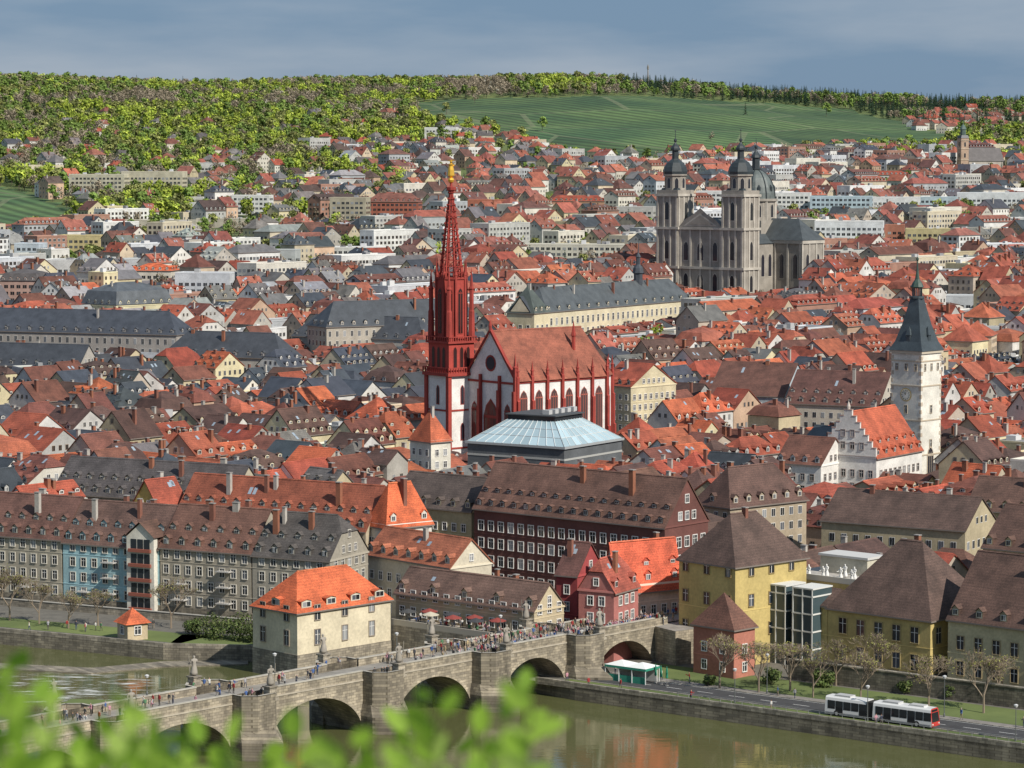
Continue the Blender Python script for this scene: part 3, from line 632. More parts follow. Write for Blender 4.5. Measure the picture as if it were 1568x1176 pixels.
def mall():
    B,L,W=frame(864,688,13.5,57,716,952); t=rad(57); EXC.append((B.x,B.y,t,L,W))
    r=empty('glass_roofed_market_hall',(B.x,B.y,0),t); mb=MB(); h=13.5
    mb.box(0,0,-2,L,W,h,'plaster',(.12,.13,.14)); mb.box(-.5,-.5,h,L+.5,W+.5,h+.6,'painted_metal',(.35,.37,.38))
    for z in (3,7,10.5): mb.box(-.1,-.1,z,L+.1,W+.1,z+.5,'trim',(.4,.4,.38))
    zt=h+6; i=7.5
    lo=[(0,0),(L,0),(L,W),(0,W)]; hi=[(i,i),(L-i,i),(L-i,W-i),(i,W-i)]
    for k in range(4):
        a,b2=lo[k],lo[(k+1)%4]; c_,d_=hi[(k+1)%4],hi[k]
        l=math.hypot(b2[0]-a[0],b2[1]-a[1]); n=int(l/2.6)
        for j in range(n):
            for g0,g1 in ((0,.33),(.33,.66),(.66,1)):
                def PT(f,g):
                    p=(a[0]+(b2[0]-a[0])*f,a[1]+(b2[1]-a[1])*f); q=(d_[0]+(c_[0]-d_[0])*f,d_[1]+(c_[1]-d_[1])*f); return (p[0]+(q[0]-p[0])*g,p[1]+(q[1]-p[1])*g,h+.6+(zt-h-.6)*g)
                kk=ru(.8,1.2); mb.poly([PT(j/n,g0),PT((j+1)/n,g0),PT((j+1)/n,g1),PT(j/n,g1)],'glass',(.38*kk,.5*kk,.55*kk))
        for j in range(n+1):
            f=j/n; p=(a[0]+(b2[0]-a[0])*f,a[1]+(b2[1]-a[1])*f,h+.68); q=(d_[0]+(c_[0]-d_[0])*f,d_[1]+(c_[1]-d_[1])*f,zt+.08); mb.tube(p,q,.09,.09,4,'trim',(.65,.67,.67))
        for g in (.33,.66):
            p=(a[0]+(d_[0]-a[0])*g,a[1]+(d_[1]-a[1])*g,h+.68+(zt-h-.6)*g); q=(b2[0]+(c_[0]-b2[0])*g,b2[1]+(c_[1]-b2[1])*g,h+.68+(zt-h-.6)*g); mb.tube(p,q,.08,.08,4,'trim',(.65,.67,.67))
    mb.box(i,i,zt-.1,L-i,W-i,zt+1.2,'glass',(.03,.035,.04)); mb.box(i-.5,i-.5,zt+1.2,L-i+.5,W-i+.5,zt+1.5,'trim',(.07,.075,.08))
    for k in range(5): mb.box(i+2+k*3,i+3,zt+1.5,i+3.6+k*3,i+5,zt+2.6,'trim',(.45,.45,.45))
    mb.obj('glass_hall_body',parent=r)
mall()

# ================= riverfront row
def chain(name,B,th,Ll,Lr,ze,zg,**k):
    mb=MB(); house(mb,Lr,Ll,ze-zg,**k); EXC.append((B.x,B.y,rad(th),Lr,Ll)); ob=mb.obj(name,(B.x,B.y,zg),rad(th))
    return ob
t=rad(63); dl=Vector((-math.sin(t),math.cos(t),0))
B0=G(505,857,12.7)
def at_u(u): return B0+dl*solveL(B0,u,dl,12.7)
segs=[('beige_apartment_house',505,386,(.36,.33,.27),(.085,.075,.07),12.7,'halfhip'),('beige_balcony_house',384,245,(.38,.34,.27),(.15,.075,.055),12.9,'gable'),('light_blue_house',243,96,(.34,.52,.56),(.13,.075,.06),12.5,'gable'),('beige_apartment_house',94,-70,(.42,.38,.3),(.14,.07,.055),12.9,'gable')]
for nm,ua,ub,wl,rc,ze,rf in segs:
    Ba=at_u(ua);Bb=at_u(ub); Ll=(Bb-Ba).length-.05
    ob=chain(nm,Ba,63,Ll,14,ze,0,rise=7.2,roof=rf,axis='y',wall=wl,rc=rc,det=2,sp=2.5,fl=2.9,ww=1.05,wh=1.6,dorm=2,dsp=3.2,chim=4,base=((.3,.27,.22),1.6),zb=2.1,fc=(.6,.57,.5))
    mb=MB()
    if nm=='light_blue_house':
        w=6.2; hh=14.5; y0=.3
        mb.box(-1.2,y0,-2,0,y0+w,hh,'plaster',(.72,.69,.6))
        mb.poly([(-1.2,y0,hh),(-1.2,y0+w,hh),(-1.2,y0+w/2,hh+2.6)],'plaster',(.72,.69,.6))
        mb.poly([(-1.6,y0-.4,hh),(-1.6,y0+w/2,hh+2.9),(6,y0+w/2,hh+2.9),(6,y0-.4,hh)],'roof_tiles',(.13,.07,.05)); mb.poly([(-1.6,y0+w+.4,hh),(-1.6,y0+w/2,hh+2.9),(6,y0+w/2,hh+2.9),(6,y0+w+.4,hh)],'roof_tiles',(.13,.07,.05))
        for fl_ in range(5):
            z=.8+fl_*2.8
            for j in range(3):
                yy=y0+.9+j*1.5; mb.poly([(-1.25,yy,z),(-1.25,yy+1.3,z),(-1.25,yy+1.3,z+2.1),(-1.25,yy,z+2.1)],'glass',DARKG)
            mb.box(-1.7,y0+.6,z-.35,-1.2,y0+w-.6,z+.25,'trim',(.28,.09,.06))
        mb.obj('gabled_bay',parent=ob)
        mb=MB(); bys=[(9.5,3),(9.5,6),(9.5,9),(15.5,3)]
    elif nm=='beige_balcony_house': bys=[(4,3),(4,6),(4,9),(14,3),(14,6)]
    else: bys=[(7,3)]
    for (y,z) in bys:
        mb.box(-1.5,y,z,0,y+3,z+.15,'trim',(.5,.48,.45),True)
        for s in range(9): mb.box(-1.5,y+s*.36,z+.15,-1.46,y+s*.36+.05,z+1.1,'painted_metal',(.15,.15,.16))
        mb.box(-1.52,y,z+1.08,-1.44,y+3,z+1.15,'painted_metal',(.15,.15,.16)); 
    mb.obj('balconies',parent=ob)
tq=rad(63)
mb=MB(); LT_=(at_u(-80)-B0).length
mb.box(-5.4,-3,-1,-5.0,LT_,1.3,'stone',(.34,.31,.26)); mb.box(-5.5,-3,1.3,-4.9,LT_,1.42,'trim',(.42,.4,.36)); mb.obj('garden_wall',(B0.x,B0.y,0),tq)
hero('orange_roof_house',592,803,14.5,38,563,661,rise=7.5,roof='hip',axis='x',wall=(.74,.71,.64),rc=BRO,det=2,sp=2.4,dorm=1,dsp=5,chim=1,ww=1,wh=1.5)
hero('long_red_roof_house',560,812,13,60,268,None,Lr=14,rise=8,roof='gable',axis='y',wall=(.5,.42,.3),rc=(.27,.08,.045),det=1,dorm=2,dsp=3,chim=6,sky=1)
hero('long_brown_roof_house',352,770,14,64,80,None,Lr=15,rise=7,roof='gable',axis='y',wall=(.45,.4,.3),rc=(.085,.075,.075),det=1,dorm=2,dsp=3.2,chim=5)
hero('yellow_gabled_house',245,783,14,50,200,290,rise=6,roof='gable',axis='x',wall=(.6,.46,.14),rc=RED,det=2,dorm=0)
hero('townhouse_with_hip',660,674,17,40,628,690,rise=7,roof='hip',axis='x',wall=(.7,.67,.58),rc=ORG,det=2,dorm=1)
hero('yellow_beige_office',722,782,14.5,52,598,None,Lr=13,rise=6,roof='gable',axis='y',wall=(.48,.42,.26),rc=(.1,.075,.065),det=2,sp=2.5,dorm=1,chim=2)
ob,B,Lr,Ll=hero('brown_red_office_building',1018,806,16,50,726,None,Lr=14,rise=8.5,roof='gable',axis='y',wall=(.15,.06,.05),rc=(.15,.08,.06),det=2,sp=2.6,ww=1.3,wh=1.9,fl=3.5,dorm=2,dsp=3.0,chim=3,sky=0,dstyle='shed',dwall=(.12,.08,.07))
hero('brown_roof_block',1118,775,16,40,1062,1235,rise=7,roof='hip',axis='x',wall=(.4,.33,.24),rc=(.11,.06,.048),det=1,dorm=1,chim=2)
ob,B,Lr,Ll=hero('old_mill_house',455,937,9.6,45,387,598,zg=0,rise=5.6,roof='hip',axis='x',wall=(.68,.6,.44),rc=BRO,det=2,sp=6.2,fl=4.2,zb=3.6,ww=1.2,wh=2.5,dorm=1,dsp=4.8,dw=2.2,dstyle='shed',chim=0,sky=0,base=((.38,.34,.28),2.2),fc=(.3,.25,.2),corn=False)
ob,B,Lr,Ll=hero('riverside_restaurant',818,934,9.4,50,606,None,Lr=8,zg=0,rise=4,roof='gable',axis='y',wall=(.52,.44,.3),rc=(.15,.09,.07),det=2,sp=2.6,fl=3,zb=5.5,dorm=1,dsp=6,chim=2,sky=1,base=((.34,.3,.25),4.5))
mb=MB(); mb.box(-6.5,4,-5,-.1,27,4.9,'stone',(.38,.34,.28)); mb.box(-6.5,4,4.9,-6.2,27,5.9,'trim',(.42,.38,.32))
mb.obj('terrace_platform',parent=ob)
RB=B.copy(); rt=rad(50)
def rloc(x,y,z): return Vector((RB.x+x*math.cos(rt)-y*math.sin(rt),RB.y+x*math.sin(rt)+y*math.cos(rt),z))
for k in range(8):
    p=rloc(-2-2.6*(k%2),6.5+k*2.6,4.92); mb=MB(); cc=random.choice([(.05,.05,.055),(.5,.45,.35),(.25,.05,.04),(.06,.06,.06)])
    mb.tube((0,0,0),(0,0,2.5),.04,.04,6,'painted_metal',(.3,.3,.3)); mb.lathe(0,0,[(1.55,2.15),(1.5,2.25),(.05,2.75)],8,'cloth',cc); mb.lathe(0,0,[(.35,0),(.35,.1),(.001,.1)],8,'stone',(.3,.3,.3)); mb.lathe(.8,.3,[(.4,.7),(.4,.75),(.001,.75)],10,'trim',(.5,.45,.4)); mb.tube((.8,.3,0),(.8,.3,.7),.04,.04,5,'painted_metal',(.2,.2,.2)); mb.obj('cafe_parasol',p)
hero('restaurant_back_house',690,868,11.5,42,560,None,Lr=10,zg=0,rise=4.6,roof='gable',axis='y',wall=(.62,.56,.44),rc=(.36,.12,.065),det=2,dorm=1)
hero('cream_corner_house',943,897,12,32,925,1042,zg=5.5,rise=7.2,roof='gable',axis='x',wall=(.7,.55,.45),rc=(.62,.12,.06),det=2,sp=2.2,fl=3,ww=.9,wh=1.6,zb=.9,dorm=2,dsp=4,chim=1,dwall=(.5,.12,.08))
hero('pink_gabled_house',940,905,12.5,60,886,None,Lr=9,zg=3,rise=5,roof='halfhip',axis='x',wall=(.45,.17,.15),rc=(.36,.09,.06),det=2,sp=2.2,fl=2.9,dorm=1,chim=1)
hero('crimson_narrow_house',884,880,13.5,58,852,None,Lr=9,zg=3,rise=5,roof='gable',axis='y',wall=(.38,.07,.07),rc=(.13,.06,.05),det=2,sp=2.0,dorm=1)
YL=(.55,.43,.17); BR2=(.1,.062,.05)
hero('yellow_gatehouse',1126,866,17.5,42,1040,1235,zg=0,rise=7.5,roof='hip',axis='x',wall=YL,rc=BR2,det=2,sp=5,fl=5.2,ww=1.2,wh=2,zb=5,dorm=0,chim=1,fc=(.3,.22,.1))
Byl,Lryl,Llyl=frame(1425,948,10.5,48,1152,None,None,19)
t48=rad(48); dl48=(-math.sin(t48),math.cos(t48)); Lm=solveL(Byl,1268,dl48,10.5)
mb=MB(); house(mb,19,Lm,10.5,11,roof='hip',axis='y',wall=YL,rc=BR2,det=2,sp=3.6,fl=4.6,ww=1.5,wh=2.6,zb=1.6,dorm=0,chim=1,fc=(.35,.28,.14),sky=1,base=((.25,.23,.2),1.2)); ob=mb.obj('long_yellow_building',(Byl.x,Byl.y,0),t48)
EXC.append((Byl.x,Byl.y,t48,19,Llyl))
mb=MB(); house(mb,8,Llyl-Lm-.1,10.5,2.2,roof='gable',axis='y',wall=YL,rc=BR2,det=2,sp=3.6,fl=4.6,ww=1.5,wh=2.6,zb=1.6,dorm=0,chim=0,fc=(.35,.28,.14),sky=0,base=((.25,.23,.2),1.2)); o2=mb.obj('low_wing',(0,Lm+.1,0),0,ob)
mb=MB()
for k in range(2):
    ya=Llyl-9-k*5.6; mb.box(-2.5,ya,-1,3,ya+4.2,13.5,'glass',(.06,.09,.1))
    for z in (3,6,9,12,13.3): mb.box(-2.6,ya-.1,z,3.1,ya+4.3,z+.25,'trim',(.65,.65,.62),True)
    for yy in (ya,ya+2,ya+4): mb.box(-2.62,yy,0,-2.5,yy+.2,13.4,'trim',(.65,.65,.62))
mb.obj('glass_bays',parent=ob)
hero('cream_riverside_house',1660,972,11,48,1452,None,Lr=18,zg=0,rise=10,roof='gable',axis='y',wall=(.56,.49,.3),rc=(.115,.065,.05),det=2,sp=3.4,fl=4.2,ww=1.3,wh=2.2,zb=1.8,dorm=1,dsp=4,chim=2,fc=(.35,.28,.16),dwall=(.35,.3,.2))
hero('pink_lodge',1124,962,8.5,45,1062,1156,zg=0,rise=5,roof='hip',axis='x',wall=(.45,.18,.13),rc=(.15,.07,.05),det=2,sp=4,dorm=0,chim=0)
hero('brown_roof_hall',1478,812,14,58,1258,None,Lr=16,zg=0,rise=5.5,roof='gable',axis='y',wall=(.45,.38,.25),rc=BR2,dorm=0,chim=2,det=1)
hero('brown_roof_hall',1640,850,15,50,1505,None,Lr=17,zg=0,rise=7,roof='gable',axis='y',wall=(.5,.42,.24),rc=(.12,.066,.05),dorm=1,chim=2,det=1)
hero('brown_roof_hall',1650,790,14,60,1480,None,Lr=15,zg=0,rise=6,roof='gable',axis='y',wall=(.5,.42,.24),rc=(.12,.066,.05),dorm=1,chim=2,det=1)
tx0=8.6; TB=Vector((Byl.x+tx0*math.cos(t48)-(Lm+.3)*math.sin(t48),Byl.y+tx0*math.sin(t48)+(Lm+.3)*math.cos(t48),0)); TW=Llyl-Lm+2
EXC.append((TB.x,TB.y,t48,15,TW))
TR_=empty('roof_terrace_building',TB,t48)
mb=MB(); mb.box(0,0,-2,15,TW,13,'plaster',YL); mb.box(0.3,.3,13,14.7,TW-.3,13.05,'pavement',(.45,.42,.38))
for q in ((0,0,15,.3),(0,.3,.3,TW)): mb.box(q[0],q[1],12.9,q[2],q[3],14.0,'trim',(.6,.57,.5))
mb.box(9,4,13,14,TW-4,16,'plaster',(.6,.56,.45)); mb.box(8.7,3.7,16,14.3,TW-3.7,16.4,'trim',(.55,.54,.52))
mb.obj('terrace_block',parent=TR_)

# ================= modern blocks
for (nm,u0,u1,vt,vb,col,dep,rf,rc) in [('warehouse',490,585,380,400,(.66,.66,.64),20,'flat',(.5,.5,.5)),('railway_station_building',775,962,376,404,(.56,.54,.47),14,'flat',(.4,.4,.38)),
 ('brick_apartment_block',562,640,296,340,(.36,.12,.08),14,'hip',(.2,.08,.06)),('apartment_block',505,560,304,345,(.4,.36,.27),14,'flat',(.3,.3,.3)),('brick_apartment_block',716,776,307,332,(.4,.14,.09),12,'flat',(.3,.3,.3)),
 ('office_block',22,60,374,404,(.5,.56,.62),14,'flat',(.4,.4,.4)),('yellow_apartment_block',88,153,362,392,(.55,.46,.24),12,'flat',(.3,.3,.3)),('pink_palace',0,58,412,476,(.45,.3,.25),20,'mansard',(.1,.09,.09)),
 ('office_block',60,125,400,440,(.62,.62,.6),20,'flat',(.4,.4,.4)),('panel_office_block',268,352,420,462,(.55,.57,.6),14,'flat',(.4,.4,.4)),('apartment_block',350,386,424,455,(.45,.42,.36),14,'flat',(.4,.4,.4)),('orange_roof_hall',196,262,405,440,(.62,.58,.5),18,'hip',BRO),
 ('office_block',403,452,384,412,(.42,.44,.44),12,'flat',(.4,.4,.4)),('white_hospital_block',1066,1160,294,324,(.7,.7,.7),16,'flat',(.5,.5,.5)),('white_hospital_block',1168,1240,297,328,(.7,.7,.68),16,'flat',(.5,.5,.5)),
 ('light_blue_office_block',1240,1335,302,332,(.42,.52,.58),14,'flat',(.5,.5,.5)),('white_office_block',1335,1408,303,330,(.7,.7,.7),14,'flat',(.5,.5,.5)),('light_blue_office_block',1408,1465,303,327,(.45,.55,.6),14,'flat',(.5,.5,.5)),('white_office_block',1465,1620,296,325,(.64,.66,.68),14,'flat',(.5,.5,.5)),
 ('white_banded_block',1247,1352,340,380,(.68,.7,.72),14,'flat',(.4,.4,.4)),('brick_apartment_block',1355,1384,346,378,(.36,.15,.1),14,'flat',(.3,.3,.3)),('yellow_apartment_block',1386,1470,352,382,(.5,.43,.24),12,'flat',(.3,.3,.3)),
 ('hillside_apartment_block',106,190,268,303,(.52,.49,.38),14,'flat',(.3,.3,.3)),('hillside_apartment_block',186,279,264,303,(.54,.5,.38),14,'flat',(.3,.3,.3)),('hillside_apartment_block',300,338,250,268,(.6,.6,.58),12,'flat',(.3,.3,.3)),
 ('white_flat_roof_house',650,698,196,214,(.7,.7,.68),14,'flat',(.4,.4,.4)),('white_flat_roof_house',1055,1150,416,440,(.62,.64,.58),16,'flat',(.2,.35,.22)),
 ('white_parapet_block',1300,1390,262,282,(.6,.6,.58),12,'hip',RED),('apartment_block',640,720,408,425,(.5,.2,.16),14,'gable',RED),('glass_office',1425,1500,455,476,(.5,.53,.55),16,'flat',(.4,.4,.4)),('office_block',840,925,300,328,(.5,.3,.2),12,'hip',RED),
 ('white_house_block',355,412,300,330,(.68,.68,.66),12,'flat',(.5,.5,.5)),('white_house_block',290,340,312,330,(.64,.64,.62),12,'flat',(.4,.4,.4)),('white_flat_building',565,612,420,436,(.66,.66,.64),18,'flat',(.5,.5,.5)),('concrete_office_block',940,1000,318,345,(.45,.44,.42),14,'flat',(.4,.4,.4)),('white_flat_building',1490,1568,335,355,(.66,.66,.66),14,'flat',(.5,.5,.5)),('railway_retaining_wall',150,300,338,352,(.5,.46,.38),6,'flat',(.4,.38,.35)),('railway_retaining_wall',300,470,336,350,(.5,.46,.38),6,'flat',(.4,.38,.35))]:
    p=RT(u1,vb); th=80; t_=rad(th); dl_=(-math.sin(t_),math.cos(t_)); Bv=Vector((p.x,p.y,p.z))
    Ll=abs(solveL(Bv,u0,dl_,p.z)); h=(vb-vt)*p.y/F
    if rf!='flat': h*=.7
    mb=MB(); house(mb,dep,Ll,h,h*.4 if rf!='flat' else 1,roof=rf,axis='y',wall=col,rc=rc,fl=3.1,sp=3.0,ww=1.9,wh=1.5,dorm=0 if rf=='flat' else 1,chim=1,det=1,zb=.9,fc=tuple(min(.8,x*1.1) for x in col),winx='wall' not in nm)
    mb.obj(nm,p,t_); EXC.append((p.x,p.y,t_,dep,Ll)); FRONT.append((u0-3,u1+3,p.y-80,p.y+2,3.5,2))

p=RT(1474,262); mb=MB(); mb.box(-3.5,-3.5,-5,3.5,3.5,27,'plaster',(.42,.3,.22))
for z in(9,18,25): mb.box(-3.8,-3.8,z,3.8,3.8,z+.8,'plaster',(.5,.4,.3))
for z in(11,20): lancet(mb,(-3.5,-3.5,0),(0,1),(-1,0),3.5,z,1.6,4,(.5,.4,.3),mull=False); lancet(mb,(-3.5,-3.5,0),(1,0),(0,-1),3.5,z,1.6,4,(.5,.4,.3),mull=False)
mb.lathe(0,0,[(5.4,27),(4,29.5)],4,'slate',SLT,math.pi/4); mb.lathe(0,0,[(2.4,29),(2.4,34),(3,34.3),(2,36.5),(.3,38.5),(.1,42)],8,'slate',(.1,.15,.13))
mb.box(6,0,-5,38,14,8,'plaster',(.42,.38,.34)); mb.poly([(5,-.6,8),(39,-.6,8),(39,7,19),(5,7,19)],'slate',(.09,.08,.08)); mb.poly([(5,14.6,8),(39,14.6,8),(39,7,19),(5,7,19)],'slate',(.09,.08,.08)); mb.poly([(6,0,8),(6,14,8),(6,7,19)],'plaster',(.42,.38,.34))
mb.obj('distant_church',p,rad(20)); EXC.append((p.x-5,p.y-5,0,45,35)); FRONT.append((1460,1555,p.y-90,p.y,4,2))

# ================= vineyard plots
VY=[[(628,158),(700,152),(850,150),(1000,148),(1180,158),(1300,168),(1380,185),(1470,212),(1430,228),(1200,242),(900,252),(830,226),(760,205),(650,190)],[(-80,280),(0,286),(60,300),(140,335),(60,350),(-80,366)]]
VYW=[[ (lambda p:(p.x,p.y))(RT(u,v)) for u,v in pl] for pl in VY]
def inpoly(x,y,pl):
    r=False; j=len(pl)-1
    for i in range(len(pl)):
        xi,yi=pl[i];xj,yj=pl[j]
        if (yi>y)!=(yj>y) and x<(xj-xi)*(y-yi)/(yj-yi)+xi: r=not r
        j=i
    return r
FRONT.append((-90,120,1700,2050,4,2))
# ================= town fill
YB=[(-300,600),(-120,566),(-35,532),(-10,566),(20,534),(36,508),(110,500),(400,500)]
def yb(x):
    for (a,b2),(c_,d_) in zip(YB[:-1],YB[1:]):
        if a<=x<=c_: return b2+(d_-b2)*(x-a)/(c_-a)
    return 600
WALLS=[(.7,.66,.58),(.62,.54,.4),(.73,.71,.66),(.58,.5,.33),(.52,.44,.36),(.64,.52,.38),(.48,.45,.4),(.6,.42,.3),(.7,.62,.4),(.52,.52,.5),(.75,.73,.7),(.74,.72,.69)]
def roofpick(x,y):
    r=rnd()
    if x>22 and y<640:
        c=random.choice([BRN,(.12,.065,.05),(.14,.07,.05),BRR]) if r<.8 else RED
    elif y<1000:
        c=ORG if r<.13 else (.36,.1,.055) if r<.25 else RED if r<.42 else BRR if r<.66 else BRN if r<.85 else SLT if r<.94 else GRY
        if x<-20 and 820<y and rnd()<.55: c=random.choice([SLT,(.05,.055,.06),BRN,BRR,SLT])
        if x>70 and y>640 and rnd()<.35: c=random.choice([ORG,RED])
    else:
        c=ORG if r<.13 else (.34,.1,.06) if r<.3 else RED if r<.5 else BRR if r<.76 else SLT if r<.88 else GRY
        if x<-40 and rnd()<.45: c=random.choice([SLT,GRY,(.3,.3,.3),BRN])
        if x>70 and y<1400 and rnd()<.5: c=random.choice([ORG,RED,(.38,.1,.05)])
        g=.2 if y>1500 else .05; m_=sum(c)/3; c=tuple(v*(1-g)+m_*g for v in c)  # aerial haze painted into roof colours: greyer with distance
    k=ru(.72,1.12); return tuple(v*k*ru(.94,1.06) for v in c)
def capz(u,y):
    if 1180<u<1480 and y<735: return (6,3) if y>640 else (8.5,4)
    if 610<u<960 and y<780: return (5.5,3) if y>690 else (9,4)
    if 960<u<1300 and 650<y<760: return (10,4)
    for (a,b2,y0,y1,h,r) in FRONT:
        if a<u<b2 and y0<y<y1: return (h,r)
    return None
th0=rad(50); e0=(math.cos(th0),math.sin(th0)); f0=(-math.sin(th0),math.cos(th0))
far=[MB() for _ in range(12)]; nfar=0; nnear=0
q=-1200.; rowi=0
while q<2700:
    p_=-600.+ru(0,10)
    Wr=ru(10.5,13.5)
    while p_<3000:
        L=ru(8,17)
        x=e0[0]*p_+f0[0]*q; y=e0[1]*p_+f0[1]*q
        far_=y>1120; modern=False
        ux=784+F*x/max(y,1)
        if y>700 and rnd()<(.03 if y<1050 else .1): modern=True
        if 1380<y<1850 and ux<700 and rnd()<.22: modern=True
        if y>1600 and ux>1050 and rnd()<.12: modern=True
        if modern: L=ru(18,38) if y>1050 else ru(14,22)
        if far_: L*=1.12
        p_+=L+ (0.05 if rnd()<.8 else ru(2,9))
        if not(480<y<2520): continue
        xc=x+e0[0]*L/2+f0[0]*6; yc=y+e0[1]*L/2+f0[1]*6
        if abs(xc)>yc*.182+22: continue
        if yc<yb(xc)+3: continue
        u,v=proj(xc,yc,hz(xc,yc))
        if inexc(xc,yc,7) and (inexc(xc,yc,1) or any(inexc(x+e0[0]*L*i_+f0[0]*12*j_,y+e0[1]*L*i_+f0[1]*12*j_,1) for i_ in (0,.5,1) for j_ in (0,.5,1))): continue
        if yc>1800 and any(inpoly(x_,y_,pl) for pl in VYW for x_,y_ in ((xc,yc),(x,y))): continue
        keep=1.0
        if yc>1400: keep=.75
        if yc>1600: keep=.58
        if yc>1800: keep=.46
        if u<620 and yc>1450: keep=.5
        if u<480 and yc>1650: keep=.25
        if u<330 and yc>1850: keep=.08
        if u<600 and yc>2200: keep=.05
        if u>1150 and yc>1700: keep=.6
        if 480<u<1000 and yc>2350: keep=.2
        if rnd()>keep: continue
        ang=th0+rad(ru(-3,3))+rad(11)*noise.noise(Vector((xc/120,yc/120,0)))
        if rnd()<.05: ang+=rad(ru(-25,25))
        h=ru(8,14.5); 
        if yc>1400: h=ru(6,12)
        axis='x' if rnd()<.66 else 'y'
        B_=Wr if axis=='x' else L
        rise=B_*ru(.34,.5); 
        if axis=='y' and L>13: rise=L*.34
        z=hz(xc,yc)-.3
        rf=random.choices(['gable','halfhip','hip','mansard','flat'],[.64,.1,.13,.06,.07 if yc>700 else .02])[0]
        if yc>1500: rf=random.choices(['gable','hip','flat'],[.7,.22,.08])[0]
        rc=roofpick(xc,yc); wl=random.choice(WALLS); k=ru(.75,1.03); wl=tuple(v_*k for v_ in wl); ww_=1.0
        if modern:
            rf=random.choices(['flat','hip','gable'],[.7,.18,.12])[0]; h=ru(9,17) if yc>1050 else ru(9,14); axis='x'; rise=3.5; wl=random.choice([(.66,.66,.64),(.55,.57,.6),(.45,.45,.43),(.62,.59,.52),(.38,.4,.42),(.56,.5,.38),(.7,.7,.7),(.36,.2,.15)]); ww_=1.7
        cz=capz(u,yc)
        if cz and h>cz[0]: h=cz[0]; rise=min(rise,cz[1])
        if rf=='flat': rc=random.choice([(.25,.25,.25),(.36,.36,.35),(.2,.2,.2),(.15,.2,.14),(.45,.45,.44)])
        rm='slate' if rc[2]>rc[0]*.9 and rf!='flat' else 'roof_tiles'
        dn=random.choices([0,1,2],[.35,.4,.25])[0]
        kw=dict(roof=rf,axis=axis,wall=wl,rc=rc,rm=rm,sp=ru(2.3,3),ww=ww_,dorm=dn,dsp=ru(2.8,4.2),chim=random.choice([0,1,2,2,3]),det=1,dstyle=random.choice(['gable','shed']),fc=random.choice([WHITE,WHITE,(.5,.45,.38),(.3,.22,.16)]),dw=ru(1.1,1.6))
        if not far_:
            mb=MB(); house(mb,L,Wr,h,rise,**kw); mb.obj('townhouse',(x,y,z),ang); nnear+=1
        else:
            if yc>1500: kw.update(dorm=0 if rnd()<.6 else 1,chim=1,sp=3.2)
            tmp=MB(); house(tmp,L,Wr,h,rise,**kw)
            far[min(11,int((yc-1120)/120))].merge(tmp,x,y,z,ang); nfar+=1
    q+=Wr+(ru(2,5) if rowi%2==0 else ru(5,9)); rowi+=1
for mbx in far:
    if mbx.v: mbx.obj('distant_town_quarter')
print('HOUSES',nnear,nfar)
mbx=MB()
def addh(mbx,x,y,ang,**kw):
    tmp=MB(); L,W=ru(10,16),ru(9,12); house(tmp,L,W,ru(5,8),ru(3,4.5),det=1,**kw); mbx.merge(tmp,x,y,hz(x,y)-.5,ang)
HC=[]
HW=[(.62,.6,.55),(.68,.67,.64),(.55,.46,.34),(.6,.54,.45),(.5,.45,.36)]
for k in range(75):
    u=ru(1385,1600); y=ru(2850,3350); x=(u-784)/F*y; HC.append((x,y)); addh(mbx,x,y,ru(.2,1.3),roof=random.choice(['gable','hip']),wall=random.choice(HW),rc=random.choice([RED,BRR,(.3,.09,.06)]),dorm=0,chim=1)
for (n_,ua,ub,va,vb_) in ((60,640,870,200,248),(40,470,660,220,262),(44,100,600,180,285),(46,280,520,255,325),(14,0,300,225,262)):
    for k in range(n_):
        u=ru(ua,ub); v=ru(va,vb_); p=RT(u,v)
        if any(inpoly(p.x,p.y,pl) for pl in VYW) or inexc(p.x,p.y,12): continue
        HC.append((p.x,p.y)); addh(mbx,p.x,p.y,ru(.2,1.3),roof=random.choice(['gable','hip','gable','hip','flat']),wall=random.choice(HW),rc=random.choice([RED,BRR,GRY,(.1,.09,.09),(.24,.09,.06)]),dorm=0,chim=1)
mbx.obj('distant_hillside_houses')

# ================= terrain
ys=[600+i*50 for i in range(26)]; ys+=[1900+i*13 for i in range(1,140)]; y_=ys[-1]
while y_<9000: y_+=120; ys.append(y_)
xs=[-2400,-1800,-1400,-1150]+[-1000+i*13 for i in range(155)]+[1150,1400,1800,2400]
verts=[(x,y,hz(x,y)) for y in ys for x in xs]; nx=len(xs)
faces=[];mi=[]
for j in range(len(ys)-1):
    for i in range(nx-1):
        faces.append((j*nx+i,j*nx+i+1,(j+1)*nx+i+1,(j+1)*nx+i)); xc=(xs[i]+xs[i+1])/2;yc=(ys[j]+ys[j+1])/2
        m_=0 if yc<1500 else 1
        if yc>1850 and any(inpoly(xc,yc,pl) for pl in VYW): m_=2
        mi.append(m_)
me=bpy.data.meshes.new('ground_terrain'); me.from_pydata(verts,[],faces)
for n_ in('pavement','grass','vineyard_rows'): me.materials.append(M[n_])
me.polygons.foreach_set('material_index',mi); me.polygons.foreach_set('use_smooth',[True]*len(faces))
ca=me.color_attributes.new('Col','FLOAT_COLOR','POINT'); ca.data.foreach_set('color',[.12,.11,.1,1]*len(verts))
bpy.context.scene.collection.objects.link(bpy.data.objects.new('ground_terrain',me))
bank=[G(u,v,0) for u,v in [(-350,940),(-150,955),(140,981),(250,992),(395,995)]]+[G(470,985,0),G(640,1000,0),G(760,1030,0),G(830,1043,0),G(880,1052,0),G(1568,1147,0)]
qd=(bank[-1]-bank[-2]).normalized(); bank.append(bank[-1]+qd*160)
mb=MB(); top=[(p.x,p.y) for p in bank]+[(2400,600),(-2400,600),(-400,bank[0].y)]
